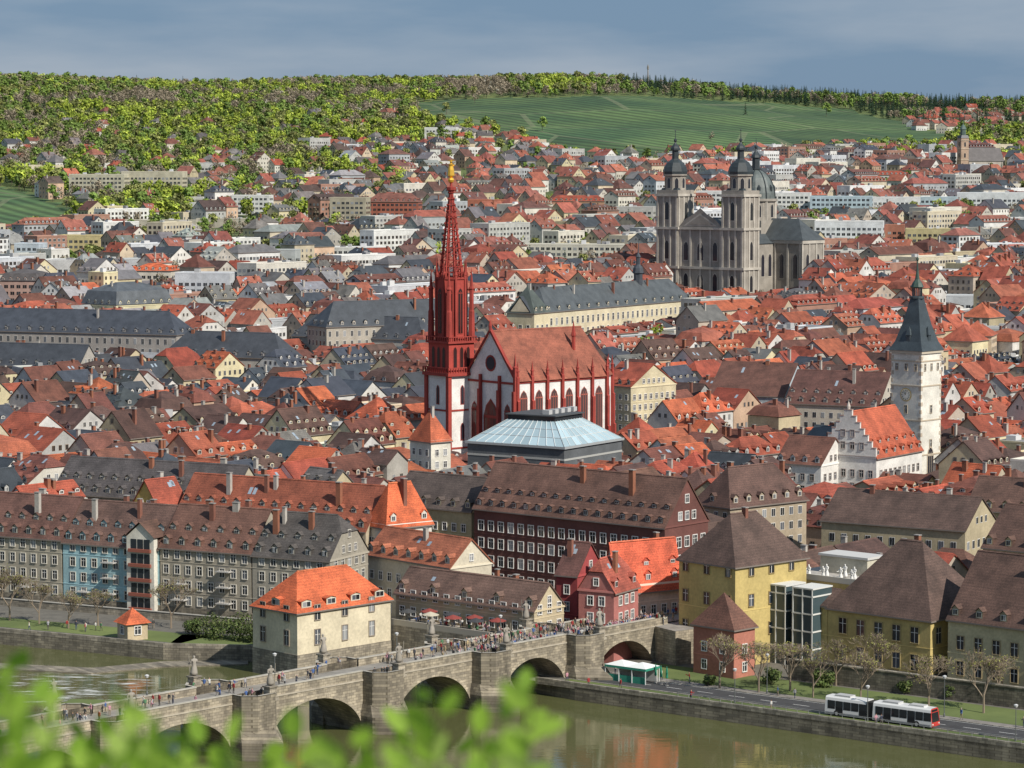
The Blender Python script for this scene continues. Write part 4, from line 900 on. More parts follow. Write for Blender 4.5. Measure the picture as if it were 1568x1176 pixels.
mb.poly([(x,y,0) for x,y in top],'pavement',(.15,.14,.12))
for a,b2 in zip(bank[:-1],bank[1:]): mb.poly([(a.x,a.y,-5),(b2.x,b2.y,-5),(b2.x,b2.y,0),(a.x,a.y,0)],'stone',(.26,.235,.19))
mb.obj('riverbank_ground')
mb=MB()
for a,b2 in zip(bank[:4],bank[1:5]):
    d=(b2-a).normalized(); n_=Vector((-d.y,d.x,0))
    q=[a,b2,b2+n_*.5,a+n_*.5]; mb.prism([(p.x,p.y) for p in q],-.1,.8,'stone',(.34,.31,.26))
mb.obj('left_quay_parapet')
mb=MB()
for a,b2 in zip(bank[:4],bank[1:5]):
    d=(b2-a).normalized(); n_=Vector((-d.y,d.x,0)); zz=Vector((0,0,.012)); mb.poly([a+n_*5+zz,b2+n_*5+zz,b2+n_*14+zz,a+n_*14+zz],'grass',(1,1,1))
mb.obj('left_bank_lawn')
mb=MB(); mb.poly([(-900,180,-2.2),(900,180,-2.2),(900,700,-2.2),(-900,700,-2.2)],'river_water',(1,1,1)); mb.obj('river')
mb=MB(); hs=[(-300,86),(-5,83.5),(8,82.6),(60,60),(140,30),(230,4),(300,-3),(340,-6)]
for (a,za),(b2,zb_) in zip(hs[:-1],hs[1:]): mb.poly([(-600,a,za),(600,a,za),(600,b2,zb_),(-600,b2,zb_)],'grass',(1,1,1))
mb.obj('castle_hill')

Q0=G(880,1052,0); qn=Vector((-qd.y,qd.x,0)); 
if qn.y<0: qn=-qn
qa=math.atan2(qd.y,qd.x)
mb=MB()
def strip(o0,o1,z,mat,col,s0=-14,s1=240): mb.poly([(s0,o0,z),(s1,o0,z),(s1,o1,z),(s0,o1,z)],mat,col)
root=empty('quay_road',Q0,qa)
strip(5.4,12.4,.012,'pavement',(.055,.055,.058)); 
for k in range(40): mb.poly([(k*6,8.8,.02),(k*6+3,8.8,.02),(k*6+3,8.95,.02),(k*6,8.95,.02)],'trim',(.7,.7,.68))
for o_ in (5.6,12.1): mb.poly([(-10,o_,.02),(240,o_,.02),(240,o_+.12,.02),(-10,o_+.12,.02)],'trim',(.7,.7,.68))
mb.obj('carriageway',parent=root)
mb=MB(); mb.box(-14,5.15,0,240,5.4,.13,'stone',(.4,.38,.34)); mb.box(-14,12.4,0,240,12.65,.13,'stone',(.4,.38,.34)); mb.obj('kerbs',parent=root)
mb=MB(); mb.box(-8,0,-.3,240,.45,.75,'stone',(.36,.33,.28)); 
mb.obj('quay_wall',Q0,qa)
mb=MB(); strip(.45,3.8,.008,'pavement',(.26,.24,.21)); mb.obj('promenade_pavement',Q0,qa)
mb=MB(); strip(3.8,5.1,.03,'grass',(1,1,1),-5); strip(15,26,.03,'grass',(1,1,1),-2); mb.obj('grass_verge',Q0,qa)
mb=MB(); strip(12.65,15,.02,'pavement',(.24,.22,.2)); mb.obj('sidewalk',Q0,qa)
mb=MB()
for k in range(90): mb.box(20+k*2,.15,.75,20+k*2+.06,.21,1.5,'painted_metal',(.3,.3,.3))
mb.box(20,.14,1.45,200,.22,1.52,'painted_metal',(.3,.3,.3)); mb.obj('quay_railing',Q0,qa)

# ================= bridge
N0=G(240,1085,7.2); N1=G(960,955,7.2); bd=(N1-N0); bd.z=0; bd.normalize(); ba=math.atan2(bd.y,bd.x)
BS=(.39,.345,.275)
def build_bridge():
    root=empty('old_stone_bridge',(N0.x,N0.y,0),ba)
    mb=MB(); Wd=8.5; zt=7.2; zd=6.1; zw=-4
    piers=[-86,-60,-34,-8.5,17.6,44,68,90.5,113]; pw=3.4
    def zbot(s):
        for a,b2 in zip(piers[:-1],piers[1:]):
            lo,hi=a+pw,b2-pw
            if lo<s<hi:
                c=(lo+hi)/2;r=(hi-lo)/2; return -2.6+6.9*math.sqrt(max(0,1-((s-c)/r)**2))
        return zw
    S=[]; 
    for a,b2 in zip(piers[:-1],piers[1:]):
        lo,hi=a+pw,b2-pw; S+= [a,lo-.001]+[lo+(hi-lo)*(.5-.5*math.cos(math.pi*k/22)) for k in range(23)]+[hi+.001]
    S.append(piers[-1])
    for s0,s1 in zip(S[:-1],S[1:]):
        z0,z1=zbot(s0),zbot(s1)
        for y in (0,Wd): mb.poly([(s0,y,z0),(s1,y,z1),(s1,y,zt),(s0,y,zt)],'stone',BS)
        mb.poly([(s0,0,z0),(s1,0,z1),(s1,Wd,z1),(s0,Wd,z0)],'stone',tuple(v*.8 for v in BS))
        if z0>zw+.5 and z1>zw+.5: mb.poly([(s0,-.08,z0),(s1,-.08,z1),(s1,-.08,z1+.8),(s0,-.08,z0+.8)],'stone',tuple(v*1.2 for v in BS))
    mb.box(piers[0],-.12,zd-.35,piers[-1],0,zd-.1,'pavement',tuple(v*1.1 for v in BS))
    mb.obj('arches',parent=root)
    mb=MB(); mb.poly([(-90,.4,zd),(150,.4,zd),(150,Wd-.4,zd),(-90,Wd-.4,zd)],'pavement',(.28,.26,.23))
    mb.obj('roadway',parent=root)
    mb=MB()
    for a,b2 in zip(piers[:-1],piers[1:]):
        for y in (.0,Wd-.4):
            yy=y+.4 if y==0 else y
            mb.poly([(a+pw,yy,zd),(b2-pw,yy,zd),(b2-pw,yy,zt),(a+pw,yy,zt)],'stone',BS)
            mb.box(a+pw,y-.1,zt,b2-pw,y+.5,zt+.16,'pavement',(.44,.41,.35))
    mb.obj('parapets',parent=root)
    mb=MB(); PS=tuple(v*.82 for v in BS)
    for p in piers[:-1]:
        for sg in (0,1):
            d=3.8
            up=[(p-pw,0),(p-pw,-d*.55),(p-pw*.5,-d),(p+pw*.5,-d),(p+pw,-d*.55),(p+pw,0)]
            low=[(p-pw-.5,0),(p-pw-.5,-d*.7),(p,-d-3.6),(p+pw+.5,-d*.7),(p+pw+.5,0)]
            if sg: up=[(a,Wd-b2) for a,b2 in up]; low=[(a,Wd-b2) for a,b2 in low]
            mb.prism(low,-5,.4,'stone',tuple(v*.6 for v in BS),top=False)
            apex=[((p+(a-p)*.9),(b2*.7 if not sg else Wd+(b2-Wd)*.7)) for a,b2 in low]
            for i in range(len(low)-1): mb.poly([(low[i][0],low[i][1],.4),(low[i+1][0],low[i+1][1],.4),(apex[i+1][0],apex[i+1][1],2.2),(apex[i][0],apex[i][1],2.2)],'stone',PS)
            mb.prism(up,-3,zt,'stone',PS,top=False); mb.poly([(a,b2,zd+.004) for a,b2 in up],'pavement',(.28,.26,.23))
            for a,b2 in zip(up[:-1],up[1:]):
                ex,ey=b2[0]-a[0],b2[1]-a[1]; l=math.hypot(ex,ey); nx_,ny_=-ey/l*.4,ex/l*.4
                if sg: nx_,ny_=-nx_,-ny_
                mb.poly([(a[0]+nx_,a[1]+ny_,zd),(b2[0]+nx_,b2[1]+ny_,zd),(b2[0]+nx_,b2[1]+ny_,zt),(a[0]+nx_,a[1]+ny_,zt)],'stone',BS)
                mb.poly([(a[0]-nx_*.2,a[1]-ny_*.2,zt+.1),(b2[0]-nx_*.2,b2[1]-ny_*.2,zt+.1),(b2[0]+nx_,b2[1]+ny_,zt+.1),(a[0]+nx_,a[1]+ny_,zt+.1)],'pavement',(.44,.41,.35))
    mb.obj('cutwater_piers',parent=root)
    mb=MB(); pz=[(108,-6),(150,-14),(165,8),(160,30),(113,14)]
    mb.prism(pz,-3,5.9,'stone',BS,topmat='pavement',topcol=(.28,.26,.23))
    mb.obj('bridgehead_plaza',(N0.x,N0.y,0),ba)
    return piers,Wd,zd,zt
piers,Wd,zd,zt=build_bridge()
def bpt(s,y,z): return Vector((N0.x+bd.x*s-bd.y*y,N0.y+bd.y*s+bd.x*y,z))

# ================= people
def skin_fig(pose,robe=False):
    sw,arm,lean=pose
    J={}; V=[];Rr=[];E=[]
    def a(n,p,r,par=None):
        V.append(p);Rr.append(r);J[n]=len(V)-1
        if par is not None: E.append((J[par],J[n]))
    a('pel',(0,0,.95),(.15,.11)); a('sp',(0,-lean*.3,1.15),(.14,.1),'pel'); a('ch',(0,-lean*.7,1.36),(.17,.11),'sp'); a('nk',(0,-lean*.9,1.5),(.055,.055),'ch'); a('hb',(0,-lean-.01,1.58),(.075,.085),'nk'); a('hd',(0,-lean-.01,1.69),(.08,.095),'hb'); a('ht',(0,-lean,1.76),(.05,.06),'hd')
    for s,n in((1,'r'),(-1,'l')):
        sg=s*sw
        a('sh'+n,(s*.19,-lean*.7,1.4),(.06,.06),'ch'); 
        el=(s*.25,-lean+ .1*-sg*.8-arm*.05,1.13); wr=(s*.23,-lean-sg*.18-arm*.28,.92+arm*.22)
        a('el'+n,el,(.045,.045),'sh'+n); a('wr'+n,wr,(.032,.035),'el'+n); a('ha'+n,(wr[0]*.97,wr[1]-.05,wr[2]-.09+arm*.06),(.028,.045),'wr'+n)
        if not robe:
            a('hp'+n,(s*.09,0,.88),(.09,.09),'pel'); a('kn'+n,(s*.1,-.02-sg*-.12*1.,.5),(.062,.065),'hp'+n); a('an'+n,(s*.1,.04+sg*.26,.09),(.042,.045),'kn'+n); a('to'+n,(s*.11,-.12+sg*.26,.045),(.04,.03),'an'+n)
    if robe:
        a('r1',(0,0,.6),(.2,.18),'pel'); a('r2',(.03,0,.3),(.24,.22),'r1'); a('r3',(0,0,.03),(.27,.25),'r2')
    me=bpy.data.meshes.new('tmp'); me.from_pydata(V,E,[]); ob=bpy.data.objects.new('tmp',me); bpy.context.scene.collection.objects.link(ob)
    ob.modifiers.new('s','SKIN'); sv=me.skin_vertices[0].data
    for i,r in enumerate(Rr): sv[i].radius=r
    sv[0].use_root=True
    ss=ob.modifiers.new('u','SUBSURF'); ss.levels=1
    dg=bpy.context.evaluated_depsgraph_get(); m2=bpy.data.meshes.new_from_object(ob.evaluated_get(dg)); bpy.data.objects.remove(ob)
    return m2
poses=[(0,0,0),(1,0,.03),(-1,0,.03),(0,1,.08),(.6,.5,.02),(0,1.8,.1)]
bm=[skin_fig(p) for p in poses]
CL=[(.03,.035,.06),(.05,.05,.05),(.3,.03,.03),(.5,.5,.48),(.06,.12,.3),(.1,.1,.11),(.45,.35,.2),(.5,.25,.3),(.08,.2,.1),(.6,.58,.5),(.3,.3,.32),(.02,.02,.025)]
TR=[(.03,.04,.08),(.02,.02,.02),(.1,.09,.08),(.06,.09,.16),(.25,.2,.14)]
HR=[(.03,.02,.01),(.08,.04,.02),(.25,.17,.08),(.3,.3,.3),(.02,.015,.01)]
pm=[]
for k in range(30):
    src=bm[k%len(bm)]; me=src.copy(); me.name='pedestrian'; me.materials.clear(); me.materials.append(M['cloth'])
    top=random.choice(CL);tr=random.choice(TR);hr=random.choice(HR); skn=(.5,.3,.22)
    ca=me.color_attributes.new('Col','FLOAT_COLOR','CORNER'); buf=[]
    for p in me.polygons:
        c=p.center
        if c.z>1.7 or (c.z>1.58 and c.y>-.01+0): col=hr
        elif c.z>1.5: col=skn
        elif abs(c.x)>.17 and c.z<.93 and c.z>.7: col=skn
        elif c.z>.92: col=top
        elif c.z>.1: col=tr
        else: col=(.03,.03,.03)
        for _ in p.vertices: buf.extend((*col,1))
    ca.data.foreach_set('color',buf); me.polygons.foreach_set('use_smooth',[True]*len(me.polygons)); pm.append(me)
def person(p,ang=None,sc=None):
    ob=bpy.data.objects.new('pedestrian',random.choice(pm)); ob.location=p; ob.rotation_euler=(0,0,ru(0,6.28) if ang is None else ang); s=sc or ru(.93,1.07); ob.scale=(s,s,s); bpy.context.scene.collection.objects.link(ob)
for k in range(230):
    s=max(ru(44,112),ru(36,112)); y=random.choice([ru(.8,2),ru(6,7.7),ru(1,7.5)]); person(bpt(s,y,zd),ba+random.choice([math.pi/2,-math.pi/2,ru(0,6)]))
for k in range(60):
    person(bpt(ru(-45,42),ru(.9,7.6),zd),ba+random.choice([math.pi/2,-math.pi/2,ru(0,6)]))
for pi_ in (17.6,44,68,90.5):
    for k in range(5): person(bpt(pi_+ru(-2.3,2.3),ru(-2.4,0),zd))
    for k in range(4): person(bpt(pi_+ru(-2.3,2.3),Wd+ru(0,2.2),zd))
for k in range(55): person(bpt(ru(110,150),ru(-4,12),5.9))
for k in range(26): person(rloc(ru(-5.8,-.8),ru(5,26),4.92))
for k in range(26):
    s=ru(-4,110); p=Q0+qd*s+qn*random.choice([ru(1,3.4),ru(13,14.6)]); person((p.x,p.y,.02))
for k in range(10): p=G(ru(20,230),968,0); person((p.x+ru(-2,2),p.y+ru(0,4),.02))
sm_=skin_fig((.2,1.2,.05),True); sm2=skin_fig((.3,.6,.0),True)
for me in (sm_,sm2):
    me.materials.clear(); me.materials.append(M['plaster']); ca=me.color_attributes.new('Col','FLOAT_COLOR','CORNER'); ca.data.foreach_set('color',[.32,.29,.25,1]*len(me.loops)); me.polygons.foreach_set('use_smooth',[True]*len(me.polygons))
smw=sm_.copy(); smw.color_attributes['Col'].data.foreach_set('color',[.8,.79,.76,1]*len(smw.loops))
for (x,y) in ((1.5,2),(2.5,5),(1.5,8),(4.5,3.5),(4,9),(1.5,11),(6,6.5)):
    if y<TW-1:
        o_=bpy.data.objects.new('white_terrace_figure',smw); o_.parent=TR_; o_.location=(x,y,13.05); o_.rotation_euler=(0,0,rad(-90)); o_.scale=(1.7,1.7,1.35); bpy.context.scene.collection.objects.link(o_)
for i,p_ in enumerate([-34,-8.5,17.6,44,68,90.5]):
    for sg in (0,1):
        y=-2.9 if sg==0 else Wd+2.9; P_=bpt(p_+(1.5 if sg==0 else -1),y,zd)
        r=empty('bridge_statue',P_,ba+(math.pi/2)*(1 if sg else -1)+math.pi/2)
        mb=MB(); mb.lathe(0,0,[(1.25,0),(1.25,.35),(1.0,.45),(.95,1.9),(1.2,2.0),(1.2,2.2),(.001,2.2)],4,'stone',(.42,.38,.32),math.pi/4); mb.obj('pedestal',parent=r)
        o_=bpy.data.objects.new('carved_saint',(sm_,sm2)[(i+sg)%2]); o_.parent=r; o_.location=(0,0,2.18); o_.scale=(2.6,2.6,1.75); bpy.context.scene.collection.objects.link(o_)
        mb=MB(); mb.tube((.55,-.3,2.2),(.65,-.45,5.5),.07,.05,5,'plaster',(.3,.27,.22)); mb.obj('crozier',parent=r)

# ================= bus
def bus():
    c=G(1350,1104,0); a=qa; r=empty('articulated_bus',(c.x,c.y,.02),a)
    WHT=(.7,.7,.69); DK=(.02,.022,.025)
    def sec(name,x0,x1,front=False):
        mb=MB(); w=1.27; prof=[(-w,.32),(-w,1.0),(-w+.03,2.4),(-w+.12,2.85),(-w+.35,3.05),(w-.35,3.05),(w-.12,2.85),(w-.03,2.4),(w,1.0),(w,.32)]
        xs_=[x0,x0+.25,x1-.25,x1]
        def xo(i,z):
            if i==0 : return x0+(.0 if z<1.2 else .08)
            if i==3 and front: return x1-(.0 if z<1 else (z-1)*.14)
            return xs_[i]
        for i in range(3):
            for (y0,z0),(y1,z1) in zip(prof[:-1],prof[1:]):
                mb.poly([(xo(i,z0),y0,z0),(xo(i+1,z0),y0,z0),(xo(i+1,z1),y1,z1),(xo(i,z1),y1,z1)],'painted_metal',WHT)
        for i in (0,3): mb.poly([(xo(i,z),y,z) for y,z in prof],'painted_metal',WHT if not front or i==0 else (.5,.05,.04))
        for sg in(-1,1):
            x=x0+.5; k=0
            while x<x1-1.2:
                door=(k%3==1)
                zl=.45 if door else 1.15
                mb.poly([(x,sg*(w+.015),zl),(x+1.3,sg*(w+.015),zl),(x+1.3,sg*(w-.01),2.45),(x,sg*(w-.01),2.45)],'glass',DK); x+=1.38;k+=1
            mb.poly([(x0+.1,sg*(w+.01),.4),(x1-.3,sg*(w+.01),.4),(x1-.3,sg*(w+.01),.62),(x0+.1,sg*(w+.01),.62)],'painted_metal',(.05,.06,.1))
        if front:
            mb.poly([(x1+.02,-1.1,1.0),(x1+.02,1.1,1.0),(x1-.18,1.0,2.4),(x1-.18,-1.0,2.4)],'glass',DK); mb.poly([(x1-.2,-.9,2.5),(x1-.2,.9,2.5),(x1-.25,.9,2.85),(x1-.25,-.9,2.85)],'glass',(.02,.02,.02))
            for y in(-.95,.95): mb.lathe(x1+.0,y,[(.12,.6),(.12,.8)],8,'trim',(.8,.8,.75))
        mb.box(x0+1.5,-.8,3.05,x0+4.2,.8,3.32,'painted_metal',(.5,.5,.5))
        if front: mb.box(x0+6,-.7,3.05,x0+8.5,.7,3.3,'painted_metal',(.55,.55,.55))
        mb.obj(name,parent=r)
    sec('front_section',-.9,9.3,True); sec('rear_section',-9.3,-2.0)
    mb=MB()
    for k in range(6):
        x=-2.0+k*1.1/6; mb.box(x,-1.15,.5,x+.1,1.15,2.9,'cloth',(.03,.03,.03)); mb.box(x+.1,-1.05,.55,x+.184,1.05,2.8,'cloth',(.02,.02,.02))
    mb.obj('bellows',parent=r)
    mb=MB()
    for x in (-7.2,.8,6.7):
        for sg in(-1,1):
            y0,y1=sg*1.0,sg*1.3; n=18
            for i in range(n):
                a0=2*math.pi*i/n;a1=2*math.pi*(i+1)/n
                mb.poly([(x+.5*math.cos(a0),y0,.5+.5*math.sin(a0)),(x+.5*math.cos(a1),y0,.5+.5*math.sin(a1)),(x+.5*math.cos(a1),y1,.5+.5*math.sin(a1)),(x+.5*math.cos(a0),y1,.5+.5*math.sin(a0))],'cloth',(.02,.02,.02))
            mb.poly([(x+.5*math.cos(2*math.pi*i/n),y1,.5+.5*math.sin(2*math.pi*i/n)) for i in range(n)],'cloth',(.02,.02,.02))
            mb.poly([(x+.26*math.cos(2*math.pi*i/n),y1+sg*.02,.5+.26*math.sin(2*math.pi*i/n)) for i in range(n)],'painted_metal',(.4,.4,.4))
    mb.obj('wheels',parent=r)
bus()
p=G(968,1042,0); mb=MB(); W_=(.72,.74,.72); GN=(.03,.25,.17)
for x in (-4,-1.3,1.3,4):
    for y in(-2,2): mb.box(x-.06,y-.06,0,x+.06,y+.06,2.6,'painted_metal',W_)
for x0 in (-4.1,0):
    x1=x0+4.1; cxx=(x0+x1)/2
    for a,b2 in (((x0,-2.1),(x1,-2.1)),((x1,-2.1),(x1,2.1)),((x1,2.1),(x0,2.1)),((x0,2.1),(x0,-2.1))): mb.poly([(*a,2.6),(*b2,2.6),(cxx,0,3.3)],'cloth',W_); mb.poly([(*a,2.2),(*b2,2.2),(*b2,2.6),(*a,2.6)],'cloth',GN)
mb.box(-3.8,-1.9,0,3.8,-1.7,1.1,'trim',GN); mb.box(-3.8,1.6,0,3.8,1.8,2.2,'trim',(.6,.6,.58)); mb.obj('market_stall_tent',p,qa)
for (u,v) in ((1012,1048),(1021,1050),(1004,1046)):
    p=G(u,v,0); mb=MB(); mb.tube((0,0,0),(0,0,3.2),.04,.04,6,'painted_metal',(.3,.3,.3)); mb.lathe(0,0,[(.05,1.2),(.22,1.3),(.16,2.6),(.03,3.2)],8,'cloth',(.02,.2,.12)); mb.lathe(0,0,[(.35,0),(.35,.12),(.001,.12)],8,'stone',(.3,.3,.3)); mb.obj('closed_parasol',p)
def lamp(p,h=5,name='street_lamp'):
    mb=MB(); mb.tube((0,0,0),(0,0,h),.08,.05,8,'painted_metal',(.12,.13,.13)); mb.lathe(0,0,[(.15,0),(.15,.5),(.08,.6)],8,'painted_metal',(.12,.13,.13)); mb.lathe(0,0,[(.1,h),(.2,h+.05),(.3,h+.3),(.35,h+.4),(.15,h+.5),(.01,h+.55)],10,'painted_metal',(.6,.6,.6)); mb.obj(name,p)
for s in (28,52,77,100): 
    p=Q0+qd*s+qn*4.4; lamp((p.x,p.y,0))
for s in (28,60,92): 
    p=Q0+qd*s+qn*14; lamp((p.x,p.y,0),6)
for s in (5,30,56,80,102): lamp(bpt(s,8.3,zt+.1),2.6,'bridge_lantern')
p=G(203,978,0); mb=MB(); mb.box(-2,-2,-1,2,2,3.2,'plaster',(.55,.45,.3)); mb.lathe(0,0,[(3.6,3.0),(.05,5.6)],4,'roof_tiles',BRO,math.pi/4); win(mb,(-2,-2,0),(1,0),(0,-1),2,1.1,1.2,1.4,2); win(mb,(-2,-2,0),(0,1),(-1,0),2,1.1,1.2,1.4,2); mb.obj('riverside_kiosk',p,rad(35))
mb=MB(); mb.box(24,27,-1,240,27.8,3.2,'stone',(.2,.18,.15)); mb.box(24,26.9,3.2,240,27.9,3.4,'stone',(.35,.32,.27)); mb.obj('retaining_wall',Q0,qa)
mb=MB(); a=[G(u,v,-1.7) for u,v in [(60,1092),(110,1070),(180,1072),(215,1100),(150,1135),(80,1130)]]; mb.prism([(p.x,p.y) for p in a],-4,-1.7,'grass',(1,1,1)); mb.obj('river_island')
mb=MB(); a=[G(u,v,-1.9) for u,v in [(-60,1012),(140,1022),(250,1012),(380,1010),(380,1016),(250,1020),(140,1030),(-60,1020)]]; mb.prism([(p.x,p.y) for p in a],-4,-1.95,'stone',(.3,.27,.22)); mb.obj('weir')

# ================= trees
def leafclump(mb,c,r,n,size,cols,flat=.8):
    for i in range(n):
        d=Vector((random.gauss(0,1),random.gauss(0,1),random.gauss(0,1))).normalized()
        p=Vector(c)+Vector((d.x*r,d.y*r,d.z*r*flat))*ru(.55,1.05)
        nrm=(d+Vector((ru(-.5,.5),ru(-.5,.5),ru(-.2,.7)))).normalized(); a=nrm.orthogonal().normalized(); a.rotate(Matrix.Rotation(ru(0,6.28),3,nrm)); b2=nrm.cross(a); s=size*ru(.6,1.3)
        k=ru(.75,1.2); col=random.choice(cols); col=tuple(v*k for v in col)
        mb.poly([p-a*s,p-b2*s*.6,p+a*s,p+b2*s*.7],'leaves',col)
def leafy(h,cols,cw,nb=12,nl=15,size=.95):
    mb=MB(); mb.tube((0,0,-1),(0,0,h*.5),.3,.18,5,'bark',(.1,.08,.06))
    for k in range(nb):
        a=ru(0,6.28); rr=cw*math.sqrt(rnd())*.75; zz=h*ru(.35,.92); rr*=1-.5*abs((zz/h-.6)/.4)
        c=(rr*math.cos(a),rr*math.sin(a),zz); mb.tube((0,0,h*.4),c,.1,.03,3,'bark',(.12,.09,.07)); leafclump(mb,c,cw*ru(.32,.5),nl,size,cols)
    return mb
def conifer(h):
    mb=MB(); mb.tube((0,0,-1),(0,0,h),.25,.05,5,'bark',(.06,.05,.04))
    for k in range(11):
        z=h*(.12+.85*k/11); r=h*.2*(1-k/11.5)
        for i in range(9):
            a=ru(0,6.28); p=Vector((r*math.cos(a),r*math.sin(a),z-r*.3)); t_=Vector((-math.sin(a),math.cos(a),0)); mb.poly([(0,0,z+.5),p-t_*.5,p+t_*.5],'leaves',random.choice([(.02,.045,.022),(.03,.055,.025),(.015,.035,.02)]))
    return mb
def baretree(h,col=(.2,.16,.12),depth=5,leaf=None,r0=.2):
    mb=MB()
    def br(p,d,l,r,k):
        q_=p+d*l; mb.tube(p,q_,r,r*.65,5 if k>2 else 3,'bark',col)
        if k==0: 
            if leaf and rnd()<.22: leafclump(mb,q_,.35,2,.13,leaf)
            return
        for i in range(3 if k>1 else 4):
            v_=Vector((random.gauss(0,1),random.gauss(0,1),random.gauss(0,.6))).normalized(); nd=(d*.95+v_*.62+Vector((0,0,.12))).normalized(); br(p+d*l*ru(.6,1),nd,l*ru(.62,.84),max(.022,r*.6),k-1)
    br(Vector((0,0,-.3)),Vector((0,0,1)),h*.28,r0,depth); return mb
lib=bpy.data.collections.new('tree_library')
SG=[(.3,.37,.05),(.38,.44,.07),(.23,.31,.04)]; MG=[(.15,.23,.05),(.2,.28,.065),(.12,.18,.04)]; BR_=[(.24,.2,.145),(.3,.25,.18),(.19,.16,.115)]; OL=[(.23,.25,.08),(.27,.28,.09),(.17,.2,.06)]
srcs=[leafy(13,SG,5.4,13,17,1.1),leafy(12,SG,4.8,12,16,1.1),leafy(14,MG,5.4,13,16,1.1),leafy(12,MG,4.8),leafy(13,BR_,5.0,13,14,.7),leafy(12,BR_,4.8,12,13,.7),leafy(13,OL,5.2,13,16,1.0),conifer(15),leafy(9,[(.5,.48,.42),(.38,.36,.28)],3.2)]
for i,mb in enumerate(srcs): mb.obj('t%02d'%i,coll=lib)
def scatter(name,pts):
    me=bpy.data.meshes.new(name); me.from_pydata([p[0] for p in pts],[],[])
    a=me.attributes.new('idx','INT','POINT'); a.data.foreach_set('value',[p[1] for p in pts])
    a=me.attributes.new('scl','FLOAT','POINT'); a.data.foreach_set('value',[p[2] for p in pts])
    a=me.attributes.new('rot','FLOAT','POINT'); a.data.foreach_set('value',[rnd()*6.28 for p in pts])
    ob=bpy.data.objects.new(name,me); bpy.context.scene.collection.objects.link(ob)
    ng=bpy.data.node_groups.new(name+'_gn','GeometryNodeTree'); ng.interface.new_socket('Geometry',in_out='INPUT',socket_type='NodeSocketGeometry'); ng.interface.new_socket('Geometry',in_out='OUTPUT',socket_type='NodeSocketGeometry')
    gi=ng.nodes.new('NodeGroupInput');go=ng.nodes.new('NodeGroupOutput'); ip=ng.nodes.new('GeometryNodeInstanceOnPoints'); ci=ng.nodes.new('GeometryNodeCollectionInfo'); ci.inputs['Collection'].default_value=lib; ci.inputs['Separate Children'].default_value=True; ci.inputs['Reset Children'].default_value=True
    def na(n,t):
        x=ng.nodes.new('GeometryNodeInputNamedAttribute'); x.data_type=t; x.inputs['Name'].default_value=n; return x.outputs['Attribute']
    ip.inputs['Pick Instance'].default_value=True
    cx=ng.nodes.new('ShaderNodeCombineXYZ'); er=ng.nodes.new('FunctionNodeEulerToRotation')
    L=ng.links.new
    L(gi.outputs[0],ip.inputs['Points']);L(ci.outputs[0],ip.inputs['Instance']);L(na('idx','INT'),ip.inputs['Instance Index']);L(na('rot','FLOAT'),cx.inputs[2]);L(cx.outputs[0],er.inputs[0]);L(er.outputs[0],ip.inputs['Rotation']);L(na('scl','FLOAT'),ip.inputs['Scale']);L(ip.outputs[0],go.inputs[0])
    md=ob.modifiers.new('instances','NODES'); md.node_group=ng
pts=[]; y=1850.
def nearhouse(x,y,r=9):
    for a,b2 in HC:
        if abs(a-x)<r and -r*4<y-b2+4<r: return True
    return False
while y<3750:
    x=-y*.2
    while x<y*.2:
        xx=x+ru(-4,4); yy=y+ru(-4,4); x+=10.5
        u=784+F*xx/yy
        dens=0
        if yy>2500: dens=.9
        elif u<620: dens=.78 if yy>2150 else .5
        elif yy>2400: dens=.55
        if u>600 and yy<2900 and yy>2450: dens=.6
        clear=noise.noise(Vector((xx/110,yy/80,9)))
        if clear>.38 and u<650 and yy<3150: dens*=.12
        if any(inpoly(xx,yy,pl) for pl in VYW): dens=0.003
        if rnd()>dens or inexc(xx,yy,4) or nearhouse(xx,yy): continue
        sp_=noise.noise(Vector((xx/90,yy/120,1)))*1.3+ru(-.25,.25)+(.22 if yy<3000 else -.08)
        if u>950 and yy>2900: idx=7 if sp_>-.3 else random.choice([2,3,4])
        elif sp_>.28: idx=random.choice([0,1,0,6])
        elif sp_>.05: idx=random.choice([0,2,3,6,2])
        elif sp_>-.25: idx=random.choice([4,5,6,3,2])
        else: idx=random.choice([4,5,4,5,7,8]) if rnd()<.4 else random.choice([4,5])
        s=ru(.65,1.25)*(1.05 if yy>3300 else 1)
        pts.append(((xx,yy,hz(xx,yy)-.5),idx,s))
    y+=10.5
print('TREES',len(pts))
scatter('hillside_forest',pts)
pts=[]
for k in range(4800):
    y=ru(600,2450); x=ru(-.19,.19)*y
    if inexc(x,y,4) or y<yb(x)+15: continue
    if y<1400 and rnd()>.14: continue
    if any(inpoly(x,y,pl) for pl in VYW): continue
    u=784+F*x/y
    if 610<u<970 and y<790: continue
    pts.append(((x,y,hz(x,y)-.5),random.choice([2,4,5,4,5,6,6,3,0,7,8]),ru(.4,.85)))
scatter('town_trees',pts)
bt=[baretree(11,(.24,.19,.14),6,[(.2,.2,.06)]) for _ in range(3)]
btm=[]
for mb in bt:
    o_=mb.obj('bare_plane_tree'); btm.append(o_.data); bpy.data.objects.remove(o_)
for i,(u,v) in enumerate([(1102,1055),(1162,1060),(1245,1068),(1318,1072),(1422,1085),(1506,1092),(1340,1050),(1530,1075),(60,955),(105,962),(1210,1058),(15,950),(1280,1050),(150,958),(262,962),(-10,945)]):
    p=G(u,v,0); o_=bpy.data.objects.new('bare_plane_tree',btm[i%3]); o_.location=p; o_.rotation_euler=(0,0,ru(0,6)); s=ru(.85,1.15); o_.scale=(s,s,s); bpy.context.scene.collection.objects.link(o_)
